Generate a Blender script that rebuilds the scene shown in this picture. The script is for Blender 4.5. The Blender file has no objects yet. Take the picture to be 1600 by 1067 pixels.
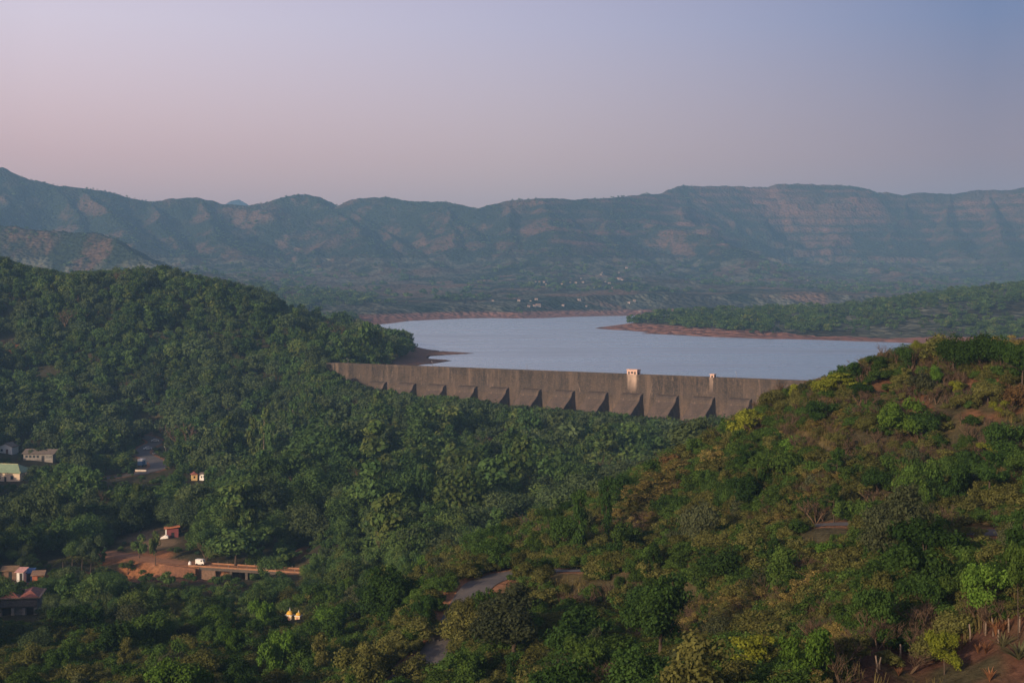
import bpy, bmesh, math, random
import numpy as np
from mathutils import Vector

random.seed(11)
RNG = np.random.default_rng(11)
SC = bpy.context.scene
COL = SC.collection
F, CZ, YH = 2222.0, 46.0, 450.0          # focal length in photo pixels, camera height, horizon row

def W(px, py, d):
    return ((px - 800) / F * d, d, CZ - (py - YH) / F * d)
def PXY(x, y, z):
    return 800 + F * x / y, YH + F * (CZ - z) / y

# ------------------------------------------------------------------ noise
def _h(ix, iy, seed):
    h = (ix.astype(np.int64) * 374761393 + iy.astype(np.int64) * 668265263 + seed * 974711) & 0xFFFFFFFF
    h = ((h ^ (h >> 13)) * 1274126177) & 0xFFFFFFFF
    h = h ^ (h >> 16)
    return (h & 0xFFFFFF).astype(np.float64) / float(0xFFFFFF)
def vnoise(x, y, seed=0):
    ix = np.floor(x); iy = np.floor(y); fx = x - ix; fy = y - iy
    fx = fx * fx * fx * (fx * (fx * 6 - 15) + 10); fy = fy * fy * fy * (fy * (fy * 6 - 15) + 10)
    a = _h(ix, iy, seed); b = _h(ix + 1, iy, seed); c = _h(ix, iy + 1, seed); d = _h(ix + 1, iy + 1, seed)
    return (a + (b - a) * fx) * (1 - fy) + (c + (d - c) * fx) * fy
def fbm(x, y, seed=0, octv=4):
    s = 0; a = 0.5; t = 0
    for o in range(octv):
        s = s + a * vnoise(x + 17.3 * o, y - 9.1 * o, seed + o); t += a
        x = x * 2.03; y = y * 2.03; a *= 0.5
    return s / t * 2 - 1
def ridged(x, y, seed=0, octv=4):
    s = 0; a = 0.5; t = 0
    for o in range(octv):
        s = s + a * (1 - np.abs(vnoise(x + 5.3 * o, y + 3.7 * o, seed + o) * 2 - 1)); t += a
        x = x * 2.1; y = y * 2.1; a *= 0.5
    return s / t
def sstep(a, b, x):
    t = np.clip((x - a) / (b - a), 0, 1)
    return t * t * (3 - 2 * t)

# ------------------------------------------------------------------ terrain
CTRL = []
def cp(px, py, d): CTRL.append((px, d, W(px, py, d)[2]))
def cz(px, d, z): CTRL.append((px, d, z))
# camera hill and the right spur
for a in [(1600,1067,105),(1800,1067,100),(1400,1067,110),(1200,1067,125),(1000,1067,150),(800,1067,175),(600,1067,205),
          (400,1067,225),(200,1067,235),(0,1067,240),(-200,1067,245),(1600,960,114),(1360,1030,113),
          (1600,832,170),(1520,832,172),(1290,820,190),(885,890,215),(770,905,222),(690,1010,195),
          (1600,566,240),(1800,558,235),(1500,564,245),(1400,568,250),(1300,600,258),(1200,640,265),(1100,702,275),(1000,757,285),
          (900,820,292),(800,852,300),(700,900,305),(600,940,305),(500,965,310),(1450,700,215),(1100,850,225),
          (1000,900,225),(300,960,330),(100,980,320),(-200,990,320)]: cp(*a)
for a in [(0,110,3),(400,110,5),(800,110,9),(1100,110,13),(-300,110,2),
          (1400,300,27.5),(1500,300,28.5),(1600,300,29.5),(1800,310,29),(1000,360,-14),(1000,450,-24),(800,380,-26),(800,480,-28),(1200,350,2),(1200,430,-12),(1200,520,-20),
          (1400,350,20),(1400,450,8),(1400,560,5),(1600,400,25),(1600,560,15),(1600,700,15),(1800,600,18),(1500,650,6),
          (1150,640,-20),(1000,680,-20),(850,708,-18),(700,736,-15),(600,753,-13),(545,772,-10.5),(510,784,-2),(485,795,4),
          (700,500,-29),(700,430,-29),(900,560,-26),(500,600,-29),(1050,560,-25),
          (440,411,-36.5),(320,420,-36),(500,410,-35),(200,440,-37),(267,465,-34.7),(235,670,-34),(237,740,-33),(215,635,-34.5),
          (15,600,-35),(60,650,-33),(0,350,-35),(60,352,-35),(35,400,-36.5),(480,444,-31),(400,500,-33),(100,520,-36),(-200,500,-36),
          (150,400,-38),(-200,650,-30)]: cz(*a)
# left forested hill
for a in [(-300,395,1060),(0,418,1020),(100,435,1000),(200,439,990),(300,448,980),(400,467,970),(500,499,950),(560,518,940),(600,538,930),
          (0,530,880),(0,640,760),(0,590,815),(100,560,850),(100,640,775),(300,560,850),(300,640,765),(450,560,840),(450,622,775),(520,571,792),
          (-300,600,800),(580,560,850),(640,560,880),(690,555,960),(560,552,880),(640,547,1000)]: cp(*a)
for a in [(100,1150,30),(300,1150,25),(500,1150,8),(100,1400,8),(300,1500,6),(500,1400,5),(560,1700,4),(400,1900,8),(-300,1400,20),(-300,1900,14),
          (760,800,1),(900,780,1),(1100,740,1),(1300,720,2),(600,1150,2),(640,1080,2),(800,1200,2),(900,1500,1),
          (300,2400,22),(600,2300,12),(800,2350,8),(1000,2500,10),(500,3000,40),(800,3000,45),(1100,3000,45),(1500,3000,50),(100,3000,45),(-300,3000,50),(1900,3000,55),
          (1300,2150,4),(1600,2300,6)]: cz(*a)
# right peninsula
for a in [(960,500,1640),(1000,496,1650),(1100,493,1650),(1250,486,1660),(1400,472,1670),(1500,459,1690),(1600,450,1710),(1800,440,1750),(2000,440,1750),
          (1250,518,1400),(1400,518,1350),(1600,500,1400),(1800,480,1450),(1050,506,1560)]: cp(*a)
for a in [(1700,950,12),(1900,900,22),(1700,1150,14)]: cz(*a)

_c = np.array(CTRL, float)
_th = np.arctan((_c[:, 0] - 800) / F); _r = _c[:, 1] / np.cos(_th)
TU, TV, TZ = 4 * _th, np.log(_r), _c[:, 2]
def _phi(r2):
    return 0.5 * r2 * np.log(np.maximum(r2, 1e-12))
_n = len(TZ)
_K = _phi((TU[:, None] - TU[None]) ** 2 + (TV[:, None] - TV[None]) ** 2) + np.eye(_n) * 2e-4
_P = np.c_[np.ones(_n), TU, TV]
_sol = np.linalg.solve(np.block([[_K, _P], [_P.T, np.zeros((3, 3))]]), np.r_[TZ, 0, 0, 0])
TW, TA = _sol[:_n], _sol[_n:]
def tps(x, y):
    th = np.clip(np.arctan2(x, y), -0.47, 0.47); r = np.clip(np.hypot(x, y), 100, 3000)
    u = 4 * th; v = np.log(r); out = np.empty(u.shape).ravel(); uf = u.ravel(); vf = v.ravel()
    for i in range(0, len(uf), 20000):
        a = uf[i:i + 20000, None]; b = vf[i:i + 20000, None]
        out[i:i + 20000] = _phi((a - TU) ** 2 + (b - TV) ** 2) @ TW + TA[0] + TA[1] * uf[i:i + 20000] + TA[2] * vf[i:i + 20000]
    return out.reshape(u.shape)

# dam axis
DA = np.array([-98.8, 784.0]); DD = np.array([224.5, -149.0]); DD = DD / np.hypot(*DD); DN = np.array([DD[1], -DD[0]])  # DN points downstream
CREST = 4.0
def dam_pt(s, n=0.0):
    return DA + DD * s + DN * n
def dam_s(px):
    k = (px - 800) / F
    return (k * DA[1] - DA[0]) / (DD[0] - k * DD[1])

def wl(px, py):  # water level point seen at that pixel
    d = CZ * F / (py - YH); return ((px - 800) / F * d, d)
LAKE = [tuple(dam_pt(345, -2)), tuple(dam_pt(52, -2)), (-57, 800)] + [wl(*a) for a in
        [(653,571),(676,567.2),(690,564.8),(698,563.6),(692,562.4),(672,561.6),(661,560),(664,556.5),(690,554.6),(714,553.3),(736,552.2),(722,551),(690,549),(662,546),(648,543),
         (636,539),(620,530),(590,515),(578,508.5),(590,507),(612,505),(622,503.6),(640,501.5),(690,499.2),(730,497.6),(770,497),(800,497.6),(850,497.2),(880,495.6),(900,495),(940,494),(975,493.5),
         (1050,492),(1200,491),(1500,490),(1500,493),(1300,497),(1100,505),(962,509),(938,511.4),(931,513),(948,514.6),(975,516),(1000,518),(1016,519.6),(1003,521),(1040,522.6),
         (1070,524),(1110,526.2),(1150,527.6),(1200,529.6),(1240,530),(1290,531.4),(1330,533),(1400,535),(1500,540),(1650,548),(1750,570)]] + [(255, 760), (215, 640)]
LK = np.array(LAKE, float)
def lake_sd(x, y):   # signed distance, negative inside the lake
    xf = np.ravel(x); yf = np.ravel(y); out = np.full(xf.shape, 1e9); ins = np.zeros(xf.shape, bool)
    for i in range(len(LK)):
        a = LK[i]; b = LK[(i + 1) % len(LK)]; ab = b - a
        t = np.clip(((xf - a[0]) * ab[0] + (yf - a[1]) * ab[1]) / (ab @ ab), 0, 1)
        out = np.minimum(out, np.hypot(xf - a[0] - t * ab[0], yf - a[1] - t * ab[1]))
        c = ((a[1] > yf) != (b[1] > yf))
        if abs(ab[1]) > 1e-9:
            ins ^= c & (xf < (b[0] - a[0]) * (yf - a[1]) / (b[1] - a[1]) + a[0])
    return np.where(ins, -out, out).reshape(np.shape(x))

# mountain crests: (px, py, d), shape width
def pl(*pts): return [W(*p) for p in pts]
RIDGES = [
 (pl((-700,250,4100),(-300,262,4200),(-100,252,4200),(0,262,4200),(35,276,4200),(80,289,4220),(160,298,4260),(200,308,4290),(235,315,4300),(270,309,4340),(310,309,4380),(345,318,4400),(385,322,4430),(430,314,4500),(450,306,4530),
     (475,304,4550),(497,308,4560),(521,322,4580),(540,314,4560),(560,309,4550),(610,308,4520),(640,314,4480),(690,315,4420),(715,320,4380),(740,326,4350),(770,319,4330),(800,313,4320),(850,309,4320),(905,311,4360),
     (960,309,4500),(1000,303,4700),(1035,303,4850),(1045,297,4900),(1065,290,4950),(1130,291,5050),(1200,292,5100),(1212,287,5100),(1240,287,5120),(1330,290,5120),(1347,293,5120),(1367,300,5130),(1420,301,5150),(1480,299,5150),(1540,297,5100),
     (1600,291,5050),(1700,286,5000),(1900,300,4900),(2300,290,4800)), 450),
 (pl((475,304,4550),(530,335,4250),(560,365,4000),(590,400,3700),(620,440,3250)), 330),
 (pl((610,308,4520),(690,335,4250),(735,362,4000),(770,400,3700),(775,440,3250)), 330),
 (pl((850,309,4320),(862,345,4000),(880,395,3600),(900,440,3150)), 420),
 (pl((80,289,4220),(110,330,4000),(130,365,3750),(150,400,3450)), 260),
 (pl((235,315,4300),(250,350,4000),(280,390,3700),(330,430,3300)), 280),
 (pl((540,314,4560),(575,350,4250),(650,392,3850),(690,430,3350)), 250),
 (pl((690,315,4420),(700,345,4150),(710,385,3800)), 240),
 (pl((800,313,4320),(790,350,4050),(800,395,3700),(815,435,3250)), 280),
 (pl((960,309,4500),(950,350,4150),(960,395,3750),(985,435,3250)), 300),
 (pl((1130,291,5050),(1150,340,4800),(1165,385,4450)), 200),
 (pl((1480,299,5150),(1480,345,4850),(1500,395,4400)), 210),
 (pl((1000,303,4700),(985,325,4500),(1000,345,4300),(1040,356,4150),(1090,366,4050),(1130,378,3950),(1160,400,3750),(1185,430,3450),(1200,452,3150)), 260),
 (pl((310,309,4380),(330,345,4100),(350,380,3800),(400,425,3400)), 300),
 (pl((120,294,4240),(170,335,3950),(210,370,3700)), 300),
 (pl((-400,330,2850),(-150,335,2850),(-40,345,2800),(0,350,2800),(30,354,2790),(60,360,2780),(110,362,2760),(150,364,2740),(185,378,2700),(210,392,2660),(240,412,2600),(300,432,2520),(400,450,2420),(470,462,2330)), 210),
 (pl((1420,301,5150),(1405,340,4900),(1390,385,4600)), 200),
 (pl((1540,297,5100),(1560,335,4850),(1570,375,4500),(1590,420,4000)), 220),
 (pl((335,322,7900),(352,315,7900),(370,311,7900),(385,314,7900),(405,322,7900)), 300),
]
def mountains(x, y):
    xw = x + 22 * fbm(x / 160, y / 160, 21, 3); yw = y + 40 * fbm(x / 180, y / 180, 31, 3)
    base = 18 + np.clip(y - 2300, 0, 2200) * 0.022
    best = np.zeros(np.shape(x)); near = np.full(np.shape(x), 1e9)
    for pts, L in RIDGES:
        pd = np.full(np.shape(x), 1e9); ph = np.zeros(np.shape(x))
        for (x0, y0, z0), (x1, y1, z1) in zip(pts[:-1], pts[1:]):
            dx, dy = x1 - x0, y1 - y0
            t = np.clip(((xw - x0) * dx + (yw - y0) * dy) / (dx * dx + dy * dy), 0, 1)
            d = np.hypot(xw - x0 - t * dx, yw - y0 - t * dy)
            k = d < pd
            ph = np.where(k, z0 + (z1 - z0) * t, ph); pd = np.where(k, d, pd)
        best = np.maximum(best, np.maximum(ph - base, 0) * np.exp(-(pd / L) ** 1.12))
        near = np.minimum(near, pd)
    g = ridged(x / 420 + 0.35 * fbm(x / 300, y / 300, 13, 2), y / 900, 5, 4) - 0.55
    best = best + g * 190 * np.clip(best / 120, 0, 1) * sstep(10, 260, near)
    best = best + 9 * fbm(x / 60, y / 60, 9, 3) * np.clip(best / 60, 0, 1) * sstep(0, 80, near)
    best = best + 3.0 * fbm(x / 25, y / 40, 19, 2) * np.clip(best / 60, 0, 1)
    m = sstep(0.10, 0.16, x / np.maximum(y, 1)) * sstep(4000, 4300, y)
    st = 27.0; f = (best + 14 * fbm(x / 400, y / 400, 77, 2)) / st; fr = f - np.floor(f)
    terr = best + st * (sstep(0.25, 0.75, fr) - fr) * 0.75
    m = m * sstep(40, 160, near)
    best = best * (1 - m) + terr * m
    return base + best, best, near

# roads: centre lines in world space
def curve_pts(pts, n=12):
    P = np.array(pts, float); out = []
    for i in range(len(P) - 1):
        p0 = P[max(i - 1, 0)]; p1 = P[i]; p2 = P[i + 1]; p3 = P[min(i + 2, len(P) - 1)]
        for k in range(n):
            t = k / n
            out.append(0.5 * (2 * p1 + (p2 - p0) * t + (2 * p0 - 5 * p1 + 4 * p2 - p3) * t * t + (3 * p1 - p0 - 3 * p2 + p3) * t ** 3))
    out.append(P[-1]); return np.array(out)
ROAD_HILL = curve_pts([W(600,1105,178),W(640,1058,186),W(690,1008,196),W(722,955,208),W(745,918,217),W(775,903,223),W(830,893,224),W(885,892,216),W(935,890,208),
                       W(1010,880,203),W(1100,862,199),W(1200,838,194),W(1290,820,190),W(1400,822,181),W(1510,831,173),W(1610,833,170),W(1750,830,166)])
ROAD_VALLEY = curve_pts([W(160,748,618),W(200,742,622),W(228,737,628),W(248,729,642),W(240,719,664),W(221,708,693),W(231,698,718),W(243,691,740),W(235,685,756),W(222,681,770)])
ROAD_BRIDGE = curve_pts([(-128,446,-37),(-118,438,-36.6),(-106,428,-36.2),(-97,423,-36),(-90.7,420,-36),(-75,415.5,-36),(-61,411,-36),(-50,408,-36),(-40,402,-35.5)])
ROADS = [(ROAD_HILL, 2.4, 9.0), (ROAD_VALLEY, 3.8, 9.0), (ROAD_BRIDGE, 2.2, 4.0)]
def dist_line(x, y, P):
    xf = np.ravel(x); yf = np.ravel(y); best = np.full(xf.shape, 1e9); zz = np.zeros(xf.shape)
    lo = P[:, :2].min(0) - 30; hi = P[:, :2].max(0) + 30
    m = np.nonzero((xf > lo[0]) & (xf < hi[0]) & (yf > lo[1]) & (yf < hi[1]))[0]
    xm, ym = xf[m], yf[m]; bm = best[m]; zm = zz[m]
    for a, b in zip(P[:-1], P[1:]):
        ab = b - a; t = np.clip(((xm - a[0]) * ab[0] + (ym - a[1]) * ab[1]) / (ab[0] ** 2 + ab[1] ** 2 + 1e-9), 0, 1)
        d = np.hypot(xm - a[0] - t * ab[0], ym - a[1] - t * ab[1]); k = d < bm
        bm = np.where(k, d, bm); zm = np.where(k, a[2] + ab[2] * t, zm)
    best[m] = bm; zz[m] = zm
    return best.reshape(np.shape(x)), zz.reshape(np.shape(x))
GULLY = curve_pts([(-62,455,0),(-69,430,0),(-77,413,0),(-86,410.5,0),(-96,413,0),(-106,416,0),(-120,414,0)])
# clearings: x, y, rx, ry, colour kind
CLEAR = [(-117,437,13,9,'orange'),(-110,423,8,10,'orange'),(-122,470,11,9,'dry'),(-114,455,7,8,'dry'),(-64,444,6,8,'brown'),(-310,868,11,9,'orange'),(-268,752,8,7,'orange'),(-120,640,10,5,'dry'),(-216,610,16,10,'dry'),(-165,640,12,6,'dry'),(-146,512,7,7,'brown'),(-140,352,8,9,'dry'),(-139,402,8,5,'dry')]
def H(x, y, full=False):
    x = np.asarray(x, float); y = np.asarray(y, float)
    r = np.hypot(x, y)
    zt = tps(x, y)
    zt = zt + 1.1 * fbm(x / 22, y / 22, 3, 4) * sstep(90, 200, r) * (1 + sstep(700, 1600, r)) 
    zt = zt + 0.5 * fbm(x / 5, y / 5, 7, 3) * (1 - sstep(250, 420, r))
    mz, mb, near = mountains(x, y)
    far = sstep(1900, 2500, r) * (y > 0)
    z = np.maximum(zt, zt + (np.maximum(mz, zt) - zt) * far)
    z = np.where(r > 3000, np.maximum(mz, 0) , z)
    # foot of the camera's own hill
    k = np.clip(1 - r / 100, 0, 1) ** 1.3
    z = np.where(r < 100, z + (43.6 - z) * k, z)
    # lake shore
    sd = lake_sd(x, y) + np.where(y < 1150, 3.5, 1.5)
    slope = np.where(y > 1900, 0.052, np.where(y > 1150, 0.125, 0.075))
    bank = np.where(sd > 0, slope * sd + (np.maximum(sd - 25, 0) / 38) ** 2 * 3, 0.08 * sd - 0.05)
    bank = bank + 0.35 * fbm(x / 14, y / 14, 43, 3) * np.clip(np.abs(sd) / 10, 0, 1)
    dn = (x - DA[0]) * DN[0] + (y - DA[1]) * DN[1]
    bank = np.where((sd > 0) & (dn > -1.0), 1e3, bank)
    z = np.where(sd < 0, bank, np.minimum(z, bank + np.where(y > 1900, 14.0 * sstep(120, 260, sd), 0)))
    # gully under the bridge
    gd, _ = dist_line(x, y, GULLY)
    z = z - 5.5 * (1 - sstep(5.0, 9.0, gd))
    rdm = np.full(np.shape(x), 1e9)
    for P, hw, ease in ROADS:
        d, rz = dist_line(x, y, P)
        w = 1 - sstep(hw + 1.4, hw + 1.4 + ease, d)
        if P is ROAD_BRIDGE:
            w = w * (1 - (1 - sstep(6.5, 9, gd)) * (x > -110)) 
        z = z + (rz - z) * w
        rdm = np.minimum(rdm, d - hw)
    if full:
        return z, sd, mb, near, rdm, gd
    return z
def ground(px, py, d0=95, d1=1200):
    d = np.exp(np.linspace(math.log(d0), math.log(d1), 700))
    x = (px - 800) / F * d; z = CZ - (py - YH) / F * d
    h = H(x, d); below = np.nonzero(z <= h)[0]
    if len(below) == 0: return None
    i = below[0]
    return float(x[i]), float(d[i]), float(h[i])
def hz(x, y): return float(H(np.array([x]), np.array([y]))[0])

# ------------------------------------------------------------------ materials
def new_mat(name):
    m = bpy.data.materials.new(name); m.use_nodes = True
    nt = m.node_tree; nt.nodes.clear()
    out = nt.nodes.new('ShaderNodeOutputMaterial')
    return m, nt, out
def N(nt, t, **kw):
    n = nt.nodes.new(t)
    for k, v in kw.items():
        if k.startswith('i_'):
            n.inputs[k[2:].replace('_', ' ')].default_value = v
        else: setattr(n, k, v)
    return n
def L(nt, a, b): nt.links.new(a, b)
def rgba(c): return (c[0], c[1], c[2], 1)
def mixc(nt, fac, a, b, mode='MIX'):
    n = nt.nodes.new('ShaderNodeMix'); n.data_type = 'RGBA'; n.blend_type = mode; n.clamp_factor = True
    for s, v in ((n.inputs[0], fac), (n.inputs[6], a), (n.inputs[7], b)):
        if isinstance(v, (int, float)): s.default_value = v
        elif isinstance(v, tuple): s.default_value = rgba(v)
        else: L(nt, v, s)
    return n.outputs[2]
def mathn(nt, op, a, b=None, clamp=False):
    n = nt.nodes.new('ShaderNodeMath'); n.operation = op; n.use_clamp = clamp
    for i, v in enumerate((a, b)):
        if v is None: continue
        if isinstance(v, (int, float)): n.inputs[i].default_value = v
        else: L(nt, v, n.inputs[i])
    return n.outputs[0]
def maprange(nt, v, a, b, c=0.0, d=1.0):
    n = nt.nodes.new('ShaderNodeMapRange'); L(nt, v, n.inputs[0])
    for i, k in enumerate((a, b, c, d)): n.inputs[i + 1].default_value = k
    return n.outputs[0]
def noise_tex(nt, vec, scale, detail=4, rough=0.55):
    n = N(nt, 'ShaderNodeTexNoise'); n.inputs['Scale'].default_value = scale; n.inputs['Detail'].default_value = detail; n.inputs['Roughness'].default_value = rough
    if vec is not None: L(nt, vec, n.inputs['Vector'])
    return n.outputs['Fac']
def bump(nt, h, strength, dist):
    b = N(nt, 'ShaderNodeBump'); b.inputs['Strength'].default_value = strength; b.inputs['Distance'].default_value = dist
    L(nt, h, b.inputs['Height']); return b.outputs['Normal']

def plain_mat(name, col, rough=0.85, var=0.3, scale=1.2, metallic=0.0, spec=0.3):
    m, nt, out = new_mat(name)
    tc = N(nt, 'ShaderNodeTexCoord'); n1 = noise_tex(nt, tc.outputs['Object'], scale, 5, 0.65)
    p = N(nt, 'ShaderNodeBsdfPrincipled'); p.inputs['Roughness'].default_value = rough; p.inputs['Metallic'].default_value = metallic
    p.inputs['Specular IOR Level'].default_value = spec
    f = maprange(nt, n1, 0.3, 0.7)
    L(nt, mixc(nt, f, tuple(c * (1 - var) for c in col), tuple(min(1, c * (1 + var * 0.6)) for c in col)), p.inputs['Base Color'])
    L(nt, p.outputs[0], out.inputs[0]); return m

def leaf_mat(name, ca, cb, cc=None, trans=0.28):
    m, nt, out = new_mat(name)
    oi = N(nt, 'ShaderNodeObjectInfo'); geo = N(nt, 'ShaderNodeNewGeometry')
    at = N(nt, 'ShaderNodeAttribute', attribute_name='clump')
    ramp = N(nt, 'ShaderNodeValToRGB'); cr = ramp.color_ramp
    cols = [ca, cb] if cc is None else [ca, cb, cc]
    pos = [0.0, 1.0] if cc is None else [0.0, 0.6, 1.0]
    while len(cr.elements) < len(cols): cr.elements.new(0.5)
    for e, p_, c in zip(cr.elements, pos, cols): e.position = p_; e.color = rgba(c)
    # per tree, per clump and per leaf variation
    f = mathn(nt, 'ADD', mathn(nt, 'MULTIPLY', oi.outputs['Random'], 0.62), mathn(nt, 'MULTIPLY', at.outputs['Fac'], 0.38))
    L(nt, f, ramp.inputs[0])
    isl = maprange(nt, geo.outputs['Random Per Island'], 0, 1, 0.72, 1.28)
    tr = maprange(nt, mathn(nt, 'FRACT', mathn(nt, 'MULTIPLY', oi.outputs['Random'], 7.31)), 0, 1, 0.72, 1.3)
    v = mathn(nt, 'MULTIPLY', isl, tr)
    cx = N(nt, 'ShaderNodeCombineXYZ')
    for i in range(3): L(nt, v, cx.inputs[i])
    col = mixc(nt, 1.0, ramp.outputs[0], cx.outputs[0], 'MULTIPLY')
    d = N(nt, 'ShaderNodeBsdfDiffuse'); t = N(nt, 'ShaderNodeBsdfTranslucent'); mx = N(nt, 'ShaderNodeMixShader'); mx.inputs[0].default_value = trans
    L(nt, col, d.inputs[0]); L(nt, col, t.inputs[0]); L(nt, d.outputs[0], mx.inputs[1]); L(nt, t.outputs[0], mx.inputs[2])
    L(nt, mx.outputs[0], out.inputs[0]); return m

LEAF = {
 'forest': leaf_mat('forest_leaves', (0.048,0.098,0.033), (0.080,0.132,0.037), (0.130,0.152,0.044)),
 'dark': leaf_mat('dark_green_leaves', (0.028,0.062,0.015), (0.048,0.090,0.020)),
 'mid': leaf_mat('mid_green_leaves', (0.046,0.094,0.020), (0.078,0.126,0.026)),
 'bright': leaf_mat('bright_green_leaves', (0.062,0.138,0.020), (0.105,0.175,0.028)),
 'olive': leaf_mat('olive_leaves', (0.088,0.098,0.028), (0.135,0.135,0.040)),
 'lime': leaf_mat('yellow_green_leaves', (0.135,0.165,0.020), (0.215,0.235,0.030)),
 'forest_pale': leaf_mat('pale_forest_leaves', (0.060,0.098,0.042), (0.095,0.125,0.050)),
 'straw': leaf_mat('straw_grass', (0.180,0.152,0.046), (0.250,0.200,0.066)),
 'grey': leaf_mat('grey_green_leaves', (0.054,0.068,0.032), (0.084,0.096,0.046)),
 'dry': leaf_mat('dry_brown_leaves', (0.11,0.070,0.030), (0.17,0.105,0.042)),
}
TWIG = plain_mat('dry_twigs', (0.135,0.090,0.055), 0.95, 0.4, 0.8)
BARK = plain_mat('brown_bark', (0.085,0.062,0.045), 0.95, 0.4, 3)
PALEBARK = plain_mat('pale_bark', (0.36,0.29,0.22), 0.9, 0.35, 2)

# ------------------------------------------------------------------ mesh helpers
def mesh_np(name, v, f, mats, smooth=False, attrs=None):
    me = bpy.data.meshes.new(name)
    v = np.asarray(v, np.float32); f = np.asarray(f, np.int32)
    k = f.shape[1]
    me.vertices.add(len(v)); me.vertices.foreach_set('co', v.ravel())
    me.loops.add(f.size); me.loops.foreach_set('vertex_index', f.ravel())
    me.polygons.add(len(f)); me.polygons.foreach_set('loop_start', np.arange(0, f.size, k, dtype=np.int32))
    try: me.polygons.foreach_set('loop_total', np.full(len(f), k, np.int32))
    except Exception: pass
    if smooth: me.polygons.foreach_set('use_smooth', np.ones(len(f), bool))
    for an, (dom, ty, arr) in (attrs or {}).items():
        a = me.attributes.new(an, ty, dom); a.data.foreach_set('color' if 'COLOR' in ty else 'value', np.asarray(arr, np.float32).ravel())
    for m in mats: me.materials.append(m)
    me.update(calc_edges=True); me.validate()
    return me
def link(name, data, parent=None, loc=None):
    o = bpy.data.objects.new(name, data); COL.objects.link(o)
    if parent is not None: o.parent = parent
    if loc is not None: o.location = loc
    return o
def tag(o, label=None, cat=None, group=None, kind=None):
    if label: o['label'] = label
    if cat: o['category'] = cat
    if group: o['group'] = group
    if kind: o['kind'] = kind
    return o
def thing(name, loc, label, cat, group=None, rz=0.0, sc=None):
    o = link(name, None, None, loc); o.rotation_euler = (0, 0, rz); o.empty_display_size = 0.5
    if sc is not None: o.scale = sc
    return tag(o, label, cat, group)

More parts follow.
